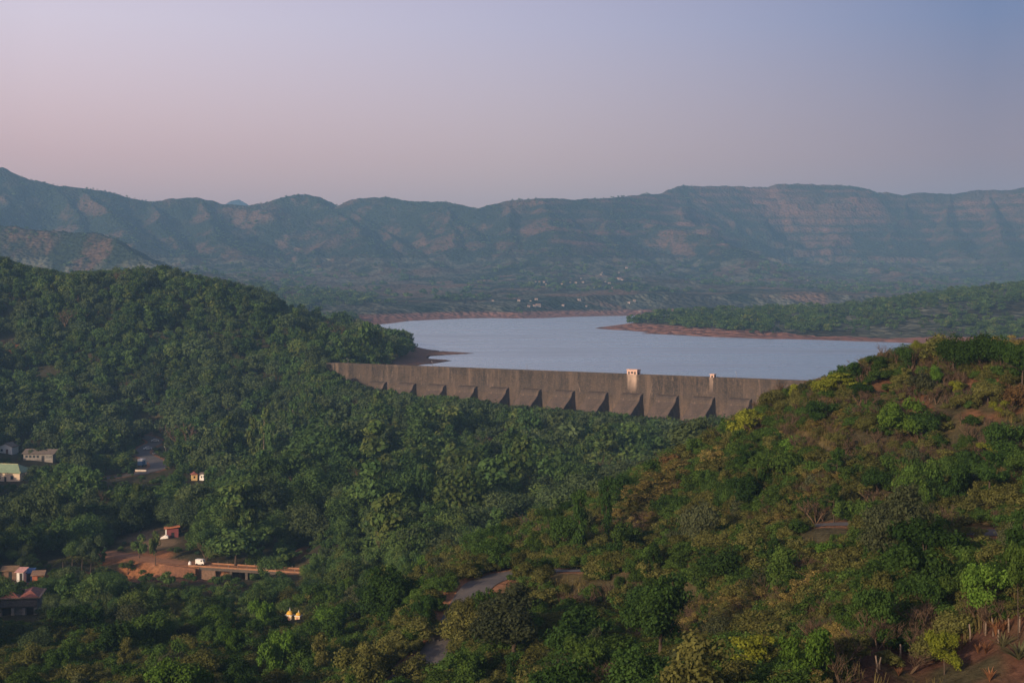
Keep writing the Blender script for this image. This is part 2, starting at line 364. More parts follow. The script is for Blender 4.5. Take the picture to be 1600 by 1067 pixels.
class MB:
    """collects boxes, prisms and tubes into ONE mesh"""
    def __init__(s): s.bm = bmesh.new()
    def box(s, x0, x1, y0, y1, z0, z1, mi=0):
        vs = [s.bm.verts.new(p) for p in ((x0,y0,z0),(x1,y0,z0),(x1,y1,z0),(x0,y1,z0),(x0,y0,z1),(x1,y0,z1),(x1,y1,z1),(x0,y1,z1))]
        for q in ((0,3,2,1),(4,5,6,7),(0,1,5,4),(1,2,6,5),(2,3,7,6),(3,0,4,7)):
            f = s.bm.faces.new([vs[i] for i in q]); f.material_index = mi
        return s
    def prism(s, prof, x0, x1, mi=0, axis='x'):
        """profile of (a, z) swept along x (a = y) or along y (a = x)"""
        def P(a, z, t): return (t, a, z) if axis == 'x' else (a, t, z)
        A = [s.bm.verts.new(P(a, z, x0)) for a, z in prof]; B = [s.bm.verts.new(P(a, z, x1)) for a, z in prof]
        n = len(prof)
        for i in range(n):
            f = s.bm.faces.new((A[i], A[(i + 1) % n], B[(i + 1) % n], B[i])); f.material_index = mi
        for c in (A[::-1], B):
            f = s.bm.faces.new(c); f.material_index = mi
        return s
    def tube(s, pts, rad, seg=6, mi=0):
        rings = []
        for i, p in enumerate(pts):
            p = Vector(p); d = (Vector(pts[min(i + 1, len(pts) - 1)]) - Vector(pts[max(i - 1, 0)])).normalized()
            a = d.orthogonal().normalized(); b = d.cross(a)
            r = rad[i] if isinstance(rad, (list, tuple)) else rad
            rings.append([s.bm.verts.new(p + (a * math.cos(6.2832 * k / seg) + b * math.sin(6.2832 * k / seg)) * r) for k in range(seg)])
        for A, B in zip(rings[:-1], rings[1:]):
            for k in range(seg):
                f = s.bm.faces.new((A[k], A[(k + 1) % seg], B[(k + 1) % seg], B[k])); f.material_index = mi; f.smooth = True
        for R in (rings[0][::-1], rings[-1]): s.bm.faces.new(R).material_index = mi
        return s
    def dome(s, c, r, h, seg=12, rings=5, mi=0):
        R = []
        for j in range(rings):
            a = j / rings * math.pi / 2
            R.append([s.bm.verts.new((c[0] + r * math.cos(a) * math.cos(6.2832 * k / seg), c[1] + r * math.cos(a) * math.sin(6.2832 * k / seg), c[2] + h * math.sin(a))) for k in range(seg)])
        top = s.bm.verts.new((c[0], c[1], c[2] + h))
        for A, B in zip(R[:-1], R[1:]):
            for k in range(seg):
                f = s.bm.faces.new((A[k], A[(k + 1) % seg], B[(k + 1) % seg], B[k])); f.material_index = mi; f.smooth = True
        for k in range(seg):
            f = s.bm.faces.new((R[-1][k], R[-1][(k + 1) % seg], top)); f.material_index = mi; f.smooth = True
        s.bm.faces.new(R[0][::-1]).material_index = mi
        return s
    def cyl(s, c, r, w, axis='y', seg=14, mi=0):
        def P(a, t):
            u, v = r * math.cos(a), r * math.sin(a)
            return (c[0] + u, c[1] + t, c[2] + v) if axis == 'y' else ((c[0] + t, c[1] + u, c[2] + v) if axis == 'x' else (c[0] + u, c[1] + v, c[2] + t))
        A = [s.bm.verts.new(P(6.2832 * k / seg, -w / 2)) for k in range(seg)]; B = [s.bm.verts.new(P(6.2832 * k / seg, w / 2)) for k in range(seg)]
        for k in range(seg):
            s.bm.faces.new((A[k], A[(k + 1) % seg], B[(k + 1) % seg], B[k])).material_index = mi
        s.bm.faces.new(A[::-1]).material_index = mi; s.bm.faces.new(B).material_index = mi
        return s
    def build(s, name, mats, parent=None, loc=None, bevel=0):
        bmesh.ops.recalc_face_normals(s.bm, faces=s.bm.faces[:])
        if bevel: bmesh.ops.bevel(s.bm, geom=s.bm.edges[:], offset=bevel, segments=1, affect='EDGES')
        me = bpy.data.meshes.new(name); s.bm.to_mesh(me); s.bm.free()
        for m in (mats if isinstance(mats, (list, tuple)) else [mats]): me.materials.append(m)
        return link(name, me, parent, loc)

# ------------------------------------------------------------------ ground sheet
def build_ground():
    deg = math.pi / 180
    th = np.r_[np.arange(-180, -60, 6), np.arange(-60, -34, 2), np.arange(-34, -21.5, 0.4), np.arange(-21.5, 21.5, 0.058), np.arange(21.5, 34, 0.4), np.arange(34, 60, 2), np.arange(60, 180.1, 6)] * deg
    r = [0.5]
    while r[-1] < 9300:
        q = r[-1]
        r.append(q + (4 if q < 90 else 0.0062 * q if q < 230 else 1.5 if q < 300 else 0.0065 * q if q < 1100 else 8 if q < 2300 else 9 if q < 5300 else 60))
    r = np.array(r)
    T, R = np.meshgrid(th, r)
    # far rings only where the view can reach
    X = R * np.sin(T); Y = R * np.cos(T)
    z, sd, mb, near, rdm, gd = H(X, Y, True)
    nr, nt = X.shape
    idx = np.arange(nr * nt).reshape(nr, nt)
    q = np.stack([idx[:-1, :-1], idx[:-1, 1:], idx[1:, 1:], idx[1:, :-1]], -1)
    keep = (R[:-1, :-1] < 1500) | (np.abs(T[:-1, :-1]) < 33 * deg)
    q = q[keep][:, ::-1]
    # albedo zones
    P = lambda *a: np.array(a, float)
    col = np.empty(X.shape + (3,)); col[:] = P(0.070, 0.062, 0.034)
    def lay(w, c):
        nonlocal col
        col = col + (P(*c) - col) * np.clip(w, 0, 1)[..., None]
    px = 800 + F * X / np.maximum(Y, 1)
    n1 = fbm(X / 30, Y / 30, 51, 4); n2 = fbm(X / 9, Y / 9, 52, 3); n3 = fbm(X / 3, Y / 3, 53, 2)
    hill = sstep(-12, 8, z) * (R < 340)
    lay(hill * sstep(-0.3, 0.3, n1 + 0.5 * n2), (0.105, 0.088, 0.040))
    lay(hill * sstep(930, 1000, px) * (1 - sstep(1270, 1360, px)) * (R > 205) * sstep(-0.4, 0.1, n1 + 0.4 * n2) * 0.85, (0.185, 0.145, 0.062))
    lay(hill * sstep(600, 1100, px) * sstep(0.0, 0.35, n1 * 0.6 + n2 * 0.8) * 0.7, (0.140, 0.098, 0.046))
    lay(hill * sstep(1200, 1420, px) * (z > 26) * sstep(-0.3, 0.2, n2), (0.165, 0.084, 0.045))
    lay((R < 135) * sstep(1150, 1330, px) * sstep(-0.5, 0.2, n2 + 0.6 * n3), (0.110, 0.056, 0.036))
    lay((R < 112) * sstep(1250, 1400, px) * sstep(0.0, 0.4, n3), (0.075, 0.042, 0.028))
    # valley and left hill undergrowth
    lay((R > 330) * (R < 1200) * sstep(0.1, 0.5, n1) * 0.6, (0.105, 0.080, 0.042))
    # far plains and mountains
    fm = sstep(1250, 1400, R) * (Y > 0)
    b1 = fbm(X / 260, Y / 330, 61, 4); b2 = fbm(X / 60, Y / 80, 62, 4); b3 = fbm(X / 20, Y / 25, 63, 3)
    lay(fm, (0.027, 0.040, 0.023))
    lay(fm * (mb < 75) * sstep(-0.5, 0.05, b2 + 0.3 * b1) * 0.9, (0.165, 0.168, 0.120))  # pale dry fields, lightened further to paint in the low haze
    lay(fm * sstep(-0.15, 0.3, b2 + 0.4 * b3), (0.048, 0.048, 0.031))
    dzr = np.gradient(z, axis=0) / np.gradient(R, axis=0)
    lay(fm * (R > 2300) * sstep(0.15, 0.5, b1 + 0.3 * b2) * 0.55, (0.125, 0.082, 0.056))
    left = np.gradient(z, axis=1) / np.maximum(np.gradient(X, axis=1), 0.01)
    lay(fm * (R > 2300) * sstep(0.12, 0.4, left) * sstep(-0.2, 0.2, b2 + 0.3 * b1) * 0.7, (0.145, 0.088, 0.060))  # left-facing slopes browner: their sunlit tone is put into the colour
    mesa = fm * sstep(0.09, 0.13, X / np.maximum(Y, 1)) * (R > 4000)
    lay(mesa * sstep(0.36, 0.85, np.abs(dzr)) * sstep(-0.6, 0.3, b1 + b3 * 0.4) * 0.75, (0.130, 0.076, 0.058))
    zz_ = z + 16 * fbm(X / 420, Y / 420, 71, 4); strat = np.abs((zz_ / 33.0 + 0.35 * np.sin(zz_ / 57.0)) % 1.0 - 0.5)
    lay(fm * (R > 3700) * (mb > 110) * sstep(-0.03, 0.05, X / np.maximum(Y, 1)) * sstep(0.24, 0.40, strat) * sstep(-0.6, 0.3, b1 + 0.7 * b2) * 0.85, (0.175, 0.093, 0.066))
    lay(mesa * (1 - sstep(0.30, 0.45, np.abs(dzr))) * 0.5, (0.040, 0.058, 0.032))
    fld = fm * (R > 2350) * (z < 75) * sstep(0.15, 0.35, fbm(X / 90, Y / 60, 66, 3))
    lay(fld * 0.8, (0.190, 0.120, 0.080))
    # exposed red lake bed
    bk = (sd < np.where(Y > 1900, 190, 75)) * (1 - sstep(3.6, 5.6, (z + 0.8 * n2) / np.where(Y > 1900, 1.7, np.where(Y > 1150, 1.25, 1.0)))) * (sd > -60) * (z > -8) * (R > 600)
    bk = bk * (Y > 760) * ((X - DA[0]) * DN[0] + (Y - DA[1]) * DN[1] < 2) * ~((R < 840) & ((X - DA[0]) * DD[0] + (Y - DA[1]) * DD[1] < 22))
    lay(bk, (0.300, 0.150, 0.105)); lay(bk * sstep(-0.1, 0.3, n2 + 0.5 * n1) * 0.8, (0.215, 0.115, 0.080))
    lay(bk * (R < 1200) * 0.75, (0.235, 0.145, 0.100))
    lay((R < 1250) * (Y > 760) * (z < 0.12) * (sd < 4) * (sd > -30), (0.090, 0.060, 0.048))
    cc = {'orange': (0.34, 0.150, 0.066), 'dry': (0.215, 0.150, 0.088), 'brown': (0.170, 0.095, 0.056)}
    for cx, cy, rx, ry, k in CLEAR:
        e = np.hypot((X - cx) / rx, (Y - cy) / ry) + 0.22 * n2
        lay(1 - sstep(0.72, 1.08, e), cc[k])
    lay((gd < 16) * (X < -82) * (Y < 421) * 0.9, (0.130, 0.066, 0.040))
    lay((1 - sstep(0.6, 2.6 , rdm + 0.5 * n2)) * (R < 900), (0.330, 0.165, 0.090))
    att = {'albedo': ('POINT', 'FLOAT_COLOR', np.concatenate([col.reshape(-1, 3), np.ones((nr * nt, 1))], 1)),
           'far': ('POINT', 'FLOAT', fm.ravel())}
    m, ntr, out = new_mat('ground_soil')
    at = N(ntr, 'ShaderNodeAttribute', attribute_name='albedo'); fa = N(ntr, 'ShaderNodeAttribute', attribute_name='far')
    geo = N(ntr, 'ShaderNodeNewGeometry')
    a1 = noise_tex(ntr, geo.outputs['Position'], 1.1, 6, 0.7); a2 = noise_tex(ntr, geo.outputs['Position'], 0.085, 6, 0.75)
    vo = N(ntr, 'ShaderNodeTexVoronoi'); vo.inputs['Scale'].default_value = 0.105; L(ntr, geo.outputs['Position'], vo.inputs['Vector'])
    near_v = maprange(ntr, a1, 0.3, 0.7, 0.55, 1.35)
    far_v = mathn(ntr, 'MULTIPLY', maprange(ntr, a2, 0.35, 0.65, 0.72, 1.25), maprange(ntr, vo.outputs['Distance'], 0.0, 0.75, 1.12, 0.75))
    v = N(ntr, 'ShaderNodeMix'); L(ntr, fa.outputs['Fac'], v.inputs[0]); L(ntr, near_v, v.inputs[2]); L(ntr, far_v, v.inputs[3])
    cx = N(ntr, 'ShaderNodeCombineXYZ')
    for i in range(3): L(ntr, v.outputs[0], cx.inputs[i])
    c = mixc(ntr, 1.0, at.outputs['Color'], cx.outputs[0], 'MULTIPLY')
    b = N(ntr, 'ShaderNodeBsdfDiffuse'); L(ntr, c, b.inputs[0])
    hb = mathn(ntr, 'ADD', mathn(ntr, 'MULTIPLY', a1, 0.35), mathn(ntr, 'MULTIPLY', mathn(ntr, 'SUBTRACT', 0.8, vo.outputs['Distance']), mathn(ntr, 'MULTIPLY', fa.outputs['Fac'], 7.0)))
    L(ntr, bump(ntr, hb, 0.8, 1.0), b.inputs['Normal'])
    L(ntr, b.outputs[0], out.inputs[0])
    v3 = np.stack([X, Y, z], -1).reshape(-1, 3)
    used = np.zeros(nr * nt, bool); used[q.ravel()] = True
    remap = np.cumsum(used) - 1
    att = {k: (d, t, a[used]) for k, (d, t, a) in att.items()}
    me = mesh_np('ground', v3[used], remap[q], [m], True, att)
    return tag(link('ground', me), kind='structure')
GROUND = build_ground()

# ------------------------------------------------------------------ lake
def build_water():
    m, nt, out = new_mat('lake_water')
    tc = N(nt, 'ShaderNodeNewGeometry')
    mp = N(nt, 'ShaderNodeMapping'); mp.inputs['Scale'].default_value = (0.35, 1.0, 1.0); mp.inputs['Rotation'].default_value = (0, 0, -0.12); L(nt, tc.outputs['Position'], mp.inputs[0])
    n1 = noise_tex(nt, mp.outputs[0], 0.55, 3, 0.6); n2 = noise_tex(nt, mp.outputs[0], 0.0085, 4, 0.6)
    # wind-ruffled turbid water: silty body colour under a surface that mirrors the sky at grazing angles
    nrm = bump(nt, n1, 0.5, 0.6)
    df = N(nt, 'ShaderNodeBsdfDiffuse'); df.inputs[0].default_value = (0.130, 0.145, 0.135, 1)
    gl = N(nt, 'ShaderNodeBsdfGlossy'); gl.inputs['Color'].default_value = (0.94, 1, 0.965, 1)
    L(nt, maprange(nt, n2, 0.40, 0.62, 0.22, 0.36), gl.inputs['Roughness']); L(nt, nrm, gl.inputs['Normal'])
    lw = N(nt, 'ShaderNodeLayerWeight'); lw.inputs['Blend'].default_value = 0.5
    fac = mathn(nt, 'MULTIPLY', maprange(nt, lw.outputs['Facing'], 0.6, 0.95, 0.06, 0.78), maprange(nt, n2, 0.38, 0.64, 1.10, 0.78))
    mx = N(nt, 'ShaderNodeMixShader'); L(nt, fac, mx.inputs[0]); L(nt, df.outputs[0], mx.inputs[1]); L(nt, gl.outputs[0], mx.inputs[2])
    L(nt, mx.outputs[0], out.inputs[0])
    bm = bmesh.new(); f = bm.faces.new([bm.verts.new((x, y, 0.0)) for x, y in LAKE]); bm.normal_update()
    if f.normal.z < 0: f.normal_flip()
    bmesh.ops.triangulate(bm, faces=[f])
    me = bpy.data.meshes.new('lake_water'); bm.to_mesh(me); bm.free(); me.materials.append(m)
    return tag(link('lake_water', me), kind='structure')
build_water()

# ------------------------------------------------------------------ roads
def ribbon(name, P, hw, mat, lift=0.09, skip=None):
    v = []; f = []
    for i, p in enumerate(P):
        a = P[max(i - 1, 0)]; b = P[min(i + 1, len(P) - 1)]; t = (b - a)[:2]; t = t / np.hypot(*t); n = np.array([-t[1], t[0]])
        for k in range(5):
            o = hw * (k / 2 - 1); z = p[2] + lift + 0.05 * (1 - abs(k / 2 - 1))
            v.append((p[0] + n[0] * o, p[1] + n[1] * o, z))
    for i in range(len(P) - 1):
        for k in range(4):
            a = i * 5 + k; f.append((a, a + 5, a + 6, a + 1))
    me = mesh_np(name, v, f, [mat], True)
    return tag(link(name, me), kind='structure')
def asphalt():
    m, nt, out = new_mat('worn_asphalt')
    geo = N(nt, 'ShaderNodeNewGeometry'); a = noise_tex(nt, geo.outputs['Position'], 0.35, 6, 0.7); b_ = noise_tex(nt, geo.outputs['Position'], 3.0, 3, 0.6)
    c = mixc(nt, maprange(nt, a, 0.35, 0.65), (0.080, 0.074, 0.068), (0.135, 0.116, 0.100))
    c = mixc(nt, maprange(nt, b_, 0.55, 0.75, 0, 0.35), c, (0.24, 0.16, 0.11))
    p = N(nt, 'ShaderNodeBsdfPrincipled'); p.inputs['Roughness'].default_value = 0.8; L(nt, c, p.inputs['Base Color']); L(nt, p.outputs[0], out.inputs[0]); return m
ASPH = asphalt()
ribbon('hill_road', ROAD_HILL, 2.4, ASPH)
ribbon('valley_road', ROAD_VALLEY, 3.8, ASPH)
DIRT = plain_mat('orange_dirt', (0.33, 0.155, 0.072), 0.95, 0.35, 0.6)
_k = ROAD_BRIDGE[:, 0] < -92.5
ribbon('dirt_road', ROAD_BRIDGE[_k], 2.2, DIRT, 0.06)

#@@THINGS@@
# ------------------------------------------------------------------ dam
def dam_mat():
    m, nt, out = new_mat('weathered_masonry')
    tc = N(nt, 'ShaderNodeTexCoord')
    def mapped(sx, sy, sz):
        mp = N(nt, 'ShaderNodeMapping'); mp.inputs['Scale'].default_value = (sx, sy, sz); L(nt, tc.outputs['Object'], mp.inputs[0]); return mp.outputs[0]
    st = mathn(nt, 'ADD', mathn(nt, 'MULTIPLY', noise_tex(nt, mapped(0.42, 0.2, 0.030), 1.0, 5, 0.7), 0.6), mathn(nt, 'MULTIPLY', noise_tex(nt, mapped(0.10, 0.1, 0.09), 1.0, 4, 0.6), 0.4))
    st2 = noise_tex(nt, mapped(1.0, 0.3, 0.10), 0.28, 4, 0.6)
    big = noise_tex(nt, tc.outputs['Object'], 0.06, 4, 0.6); fine = noise_tex(nt, tc.outputs['Object'], 1.4, 4, 0.7)
    sx = N(nt, 'ShaderNodeSeparateXYZ'); L(nt, tc.outputs['Object'], sx.inputs[0])
    c = mixc(nt, maprange(nt, big, 0.35, 0.65), (0.060, 0.050, 0.043), (0.086, 0.066, 0.053))
    # dark water streaks run down from the crest
    top = maprange(nt, sx.outputs['Z'], -10.0, 2.0, 0.25, 1.0)
    c = mixc(nt, mathn(nt, 'MULTIPLY', maprange(nt, st, 0.45, 0.58), top), c, (0.032, 0.029, 0.027))
    c = mixc(nt, mathn(nt, 'MULTIPLY', maprange(nt, noise_tex(nt, mapped(0.16, 0.1, 0.05), 1.0, 3, 0.6), 0.50, 0.64), 0.5), c, (0.050, 0.043, 0.038))
    c = mixc(nt, mathn(nt, 'MULTIPLY', maprange(nt, st2, 0.52, 0.70), 0.5), c, (0.225, 0.160, 0.118))
    c = mixc(nt, maprange(nt, fine, 0.45, 0.75, 0, 0.45), c, (0.20, 0.145, 0.105))
    c = mixc(nt, maprange(nt, noise_tex(nt, mapped(0.5, 0.3, 0.12), 1.0, 5, 0.7), 0.60, 0.70, 0, 0.5), c, (0.27, 0.20, 0.15))
    low = maprange(nt, sx.outputs['Z'], -4.5, -11.0, 0, 0.6)
    c = mixc(nt, mathn(nt, 'MULTIPLY', low, maprange(nt, noise_tex(nt, mapped(0.3, 0.25, 0.2), 1.0, 5, 0.7), 0.38, 0.62)), c, (0.185, 0.130, 0.095))
    # masonry courses
    cz_ = mathn(nt, 'FRACT', mathn(nt, 'MULTIPLY', sx.outputs['Z'], 0.9)); c = mixc(nt, maprange(nt, cz_, 0.88, 0.96, 0, 0.25), c, (0.09, 0.075, 0.06))
    # pale lime wash under the two houses
    s1 = dam_s(991.5); s2 = dam_s(1115)
    for s_, hw, zb, k in ((s1, 2.8, -3.6, 0.85), (s2, 1.0, -2.5, 0.4)):
        dx = mathn(nt, 'ABSOLUTE', mathn(nt, 'SUBTRACT', sx.outputs['X'], s_))
        w = mathn(nt, 'MULTIPLY', maprange(nt, dx, hw * 1.1, hw * 0.7), maprange(nt, sx.outputs['Z'], zb, zb + 5.5))
        w = mathn(nt, 'MULTIPLY', w, maprange(nt, st, 0.62, 0.42, 0.25, k), clamp=True)
        c = mixc(nt, w, c, (0.58, 0.43, 0.34))
    p = N(nt, 'ShaderNodeBsdfPrincipled'); p.inputs['Roughness'].default_value = 0.92; p.inputs['Specular IOR Level'].default_value = 0.15
    L(nt, c, p.inputs['Base Color']); L(nt, bump(nt, mathn(nt, 'ADD', fine, st), 0.6, 0.4), p.inputs['Normal']); L(nt, p.outputs[0], out.inputs[0]); return m
DAMM = dam_mat()
PINK = plain_mat('pink_plaster', (0.66, 0.45, 0.37), 0.85, 0.15, 1.0)
DARKVOID = plain_mat('dark_opening', (0.02, 0.02, 0.022), 0.6, 0.2)
CONC = plain_mat('grey_concrete', (0.19, 0.165, 0.145), 0.9, 0.3, 1.0)
STEEL = plain_mat('grey_steel', (0.30, 0.29, 0.28), 0.55, 0.2, 2, 0.6)
DAMROT = math.atan2(DD[1], DD[0])
def build_dam():
    LEN0, LEN1 = -3.0, 345.0
    root = thing('dam', (DA[0], DA[1], 0), 'long brown masonry dam with sloping buttresses holding back the lake', 'dam', rz=DAMROT)
    # local frame: x along the crest, y upstream (-y faces the camera), z up
    b = MB(); b.prism([(2.5, CREST), (-2.5, CREST), (-2.6, -2.0), (-3.0, -5.0), (-3.2, -34), (2.5, -34)], LEN0, LEN1)
    wall = b.build('wall', DAMM, root)
    b = MB(); b.box(LEN0, LEN1, -2.78, -2.42, CREST - 0.35, CREST + 0.85); b.box(LEN0, LEN1, 2.42, 2.78, CREST - 0.2, CREST + 0.85)
    b.build('parapet', DAMM, root)
    b = MB(); b.box(LEN0, LEN1, -2.40, 2.40, CREST + 0.004, CREST + 0.06); b.build('walkway', CONC, root)
    first = None
    pxs = [519.5, 565, 610, 655.5, 702.5, 751, 800.5, 851, 903, 955, 1009, 1065, 1121.5, 1179, 1238, 1298, 1360]
    prof = [(-2.7, -3.9), (-4.6, -4.5), (-5.6, -5.3), (-6.1, -6.3), (-6.4, -7.1), (-6.4 - 1.45 * 26, -7.1 - 26), (-2.7, -34)]
    for px in pxs:
        s = dam_s(px)
        if s < 4: continue
        if first is None:
            b = MB(); b.prism(prof, -10.6, 0); first = b.build('buttress', DAMM, root); o = first
        else:
            o = first.copy(); COL.objects.link(o); o.parent = root
        o.location = (s, 0, 0)
        # masonry coordinates continue along the wall because the material reads object space per buttress
    # house on the crest
    def crest_house(name, px, w, d, h, label, nwin, zb=CREST + 0.06):
        p = dam_pt(dam_s(px), 0.9)
        t = thing(name, (p[0], p[1], zb), label, 'building', 'small houses on the dam crest', DAMROT)
        b = MB(); b.box(-w / 2, w / 2, -d / 2, d / 2, 0, h); b.build('wall', PINK, t)
        b = MB(); b.box(-w / 2 - 0.25, w / 2 + 0.25, -d / 2 - 0.25, d / 2 + 0.25, h + 0.003, h + 0.28); b.build('roof', PINK, t)
        for k in range(nwin):
            xc = (k - (nwin - 1) / 2) * w / (nwin + 0.4)
            ww, z0, z1 = (0.42, h * 0.30, h * 0.74) if not (nwin == 3 and k == 1) else (0.60, h * 0.42, h * 0.72)
            b = MB(); b.box(xc - ww, xc + ww, -d / 2 - 0.03, -d / 2 + 0.2, z0, z1); wn = b.build('window', DARKVOID, t)
            b = MB(); b.box(xc - ww - 0.12, xc + ww + 0.12, -d / 2 - 0.16, -d / 2 - 0.034, z1, z1 + 0.14); b.build('lintel', PINK, wn)
        b = MB(); b.box(w / 2 - 0.03, w / 2 + 0.02, -0.45, 0.45, 0.02, 1.8); b.build('door', DARKVOID, t)
    crest_house('valve_house', 991.5, 5.5, 3.4, 2.9, 'pink flat roofed house with three openings on the dam crest', 3)
    crest_house('gauge_hut', 1115.5, 2.0, 2.0, 2.1, 'tiny square pink hut with one opening standing on the dam crest', 1)
    tb = {540: 'white topped lamp post on the dam crest beside the forested left abutment', 672: 'thin lamp post on the dam crest below the brown mud spits',
          820: 'thin lamp post on the dam crest at the middle of the wall', 1148: 'thin lamp post on the dam crest to the right of the tiny hut'}
    src = None
    for px, lab in tb.items():
        p = dam_pt(dam_s(px), -2.1)
        t = thing('lamp_post', (p[0], p[1], CREST + 0.06), lab, 'lamp post', 'lamp posts on the dam crest', DAMROT)
        if src is None:
            b = MB(); b.tube([(0, 0, 0), (0, 0, 3.4)], [0.09, 0.06], 6); po = b.build('pole', STEEL, t)
            b = MB(); b.box(-0.06, 0.06, -0.75, 0.1, 3.32, 3.42); ar = b.build('arm', STEEL, t)
            b = MB(); b.box(-0.16, 0.16, -1.1, -0.55, 3.22, 3.38); la = b.build('lamp', plain_mat('white_enamel', (0.75, 0.72, 0.68)), t, bevel=0.03)
            src = (po, ar, la)
        else:
            for q in src:
                c = q.copy(); COL.objects.link(c); c.parent = t
build_dam()

# ------------------------------------------------------------------ buildings, bridge and vehicles in the valley
CREAM = plain_mat('cream_wall', (0.66, 0.52, 0.38), 0.9, 0.15, 0.8)
GREENROOF = plain_mat('pale_green_roof', (0.25, 0.33, 0.20), 0.7, 0.25, 1.5)
GREYROOF = plain_mat('weathered_grey_roof', (0.17, 0.135, 0.105), 0.85, 0.35, 1.2)
REDROOF = plain_mat('red_tile_roof', (0.30, 0.105, 0.075), 0.85, 0.3, 2.0)
ORANGEROOF = plain_mat('orange_sheet_roof', (0.55, 0.19, 0.08), 0.7, 0.25, 1.5)
MAROON = plain_mat('maroon_wall', (0.20, 0.055, 0.060), 0.85, 0.2, 2.0)
WHITE = plain_mat('white_paint', (0.80, 0.76, 0.70), 0.6, 0.1, 2.0)
GREYWALL = plain_mat('grey_plaster', (0.25, 0.225, 0.20), 0.9, 0.3, 1.0)
GLASS = plain_mat('dark_glass', (0.03, 0.04, 0.05), 0.15, 0.1, 1, 0, 0.6)
TYRE = plain_mat('black_rubber', (0.02, 0.02, 0.02), 0.9)
BLUE = plain_mat('blue_sheet', (0.05, 0.12, 0.26), 0.6, 0.25, 1.5)
YELLOW = plain_mat('yellow_paint', (0.72, 0.42, 0.06), 0.7, 0.2, 2)
STONE = plain_mat('rubble_masonry', (0.20, 0.125, 0.085), 0.95, 0.45, 1.6)

STAINED = plain_mat('stained_concrete', (0.105, 0.085, 0.070), 0.9, 0.35, 0.8)
def on_ground(px, d):
    x = (px - 800) / F * d; return (x, d, hz(x, d))
def windows(t, xs, y, z0, z1, w, wall_mat=None, frame=True, name='window'):
    for x in xs:
        b = MB(); b.box(x - w / 2, x + w / 2, y - 0.03, y + 0.12, z0, z1); wn = b.build(name, GLASS if name == 'window' else DARKVOID, t)
        if frame:
            b = MB()
            b.box(x - w / 2 - 0.12, x + w / 2 + 0.12, y - 0.10, y - 0.034, z0 - 0.14, z0); b.build('sill', CONC, wn)

def gable_house():
    p = on_ground(0, 600)
    t = thing('cream_house', p, 'cream walled house with a pale green pitched roof among trees', 'house', rz=math.radians(-12))
    # hipped long roof, end wall faces the camera
    b = MB(); b.box(-12, 9.2, 0, 9, -0.6, 3.9); b.build('wall', CREAM, t)
    bm = MB(); bb = bm.bm
    e = 0.9; zr, zt_ = 3.9, 6.9
    v = [bb.verts.new(q) for q in ((-13, -e, zr), (9.2 + e, -e, zr), (9.2 + e, 9 + e, zr), (-13, 9 + e, zr), (-13, 4.5, zt_), (5.6, 4.5, zt_),
                                   (-13, -e, zr - .18), (9.2 + e, -e, zr - .18), (9.2 + e, 9 + e, zr - .18), (-13, 9 + e, zr - .18))]
    for q in ((0, 1, 5, 4), (1, 2, 5), (2, 3, 4, 5), (0, 4, 3), (0, 6, 7, 1), (1, 7, 8, 2), (2, 8, 9, 3), (3, 9, 6, 0), (9, 8, 7, 6)): bb.faces.new([v[i] for i in q])
    rf = bm.build('roof', GREENROOF, t, (0, 0, 0.01))
    b = MB(); b.tube([(-13, 4.5, 6.93), (5.6, 4.5, 6.93), (10.0, -0.85, 3.95)], 0.14, 6); b.build('ridge_cap', plain_mat('pale_yellow_trim', (0.55, 0.47, 0.25)), rf)
    windows(t, (-8.5, -4.6, -0.6), 0, 1.0, 2.4, 1.3); windows(t, (5.6,), 0, 1.1, 2.5, 1.4)
    b = MB(); b.box(9.2, 11.4, 1.5, 7, -0.6, 0.1); b.build('porch', CONC, t)
    b = MB(); b.tube([(10.9, 1.8, 0.1), (10.9, 1.8, 3.7)], 0.12, 6); b.build('porch_post', CREAM, t)
    b = MB(); b.box(2.0, 3.0, -0.03, 0.12, -0.3, 2.0); b.build('door', DARKVOID, t)
gable_house()
def long_shed():
    p = on_ground(61, 650)
    t = thing('long_building', p, 'long low grey building with a weathered sheet roof behind the cream house', 'building', rz=math.radians(-7))
    b = MB(); b.box(-7.5, 6.6, 0, 7.5, -1, 3.3); b.build('wall', GREYWALL, t)
    b = MB(); b.prism([(-0.9, 3.2), (8.4, 3.2), (3.75, 5.2)], -8.2, 7.4); b.build('roof', GREYROOF, t)
    windows(t, (-6, -4.2, -2.4, -0.6), 0, 1.5, 2.5, 1.1, frame=False)
    b = MB(); b.box(1.2, 2.6, -0.03, 0.1, -0.6, 2.5); b.build('door', DARKVOID, t)
    b = MB(); b.box(3.2, 6.2, -0.07, 0.03, 0.9, 2.9); w = b.build('window', DARKVOID, t)
    b = MB()
    for k in range(4): b.box(3.2, 6.2, -0.16, -0.075, 0.9 + k * 0.62, 1.02 + k * 0.62)
    b.build('bars', WHITE, w)
    p = on_ground(8, 668)
    t = thing('white_shed', p, 'small white gabled shed behind the cream house roof', 'shed', rz=math.radians(-10))
    b = MB(); b.prism([(-3.5, -1), (3.5, -1), (3.5, 3.0), (0, 4.4), (-3.5, 3.0)], 0, 6, axis='y'); b.build('wall', WHITE, t)
    b = MB(); b.prism([(-4, 2.95), (0, 4.6), (4, 2.95), (4, 3.15), (0, 4.85), (-4, 3.15)], -0.5, 6.5, axis='y'); b.build('roof', GREYROOF, t)
    b = MB(); b.box(0.4, 1.6, -0.04, 0.1, -0.5, 2.0); b.build('door', plain_mat('brown_door', (0.22, 0.13, 0.1)), t)
    b = MB(); b.box(-2.4, -1.2, -0.04, 0.1, 1.0, 2.0); b.build('window', GLASS, t)
long_shed()
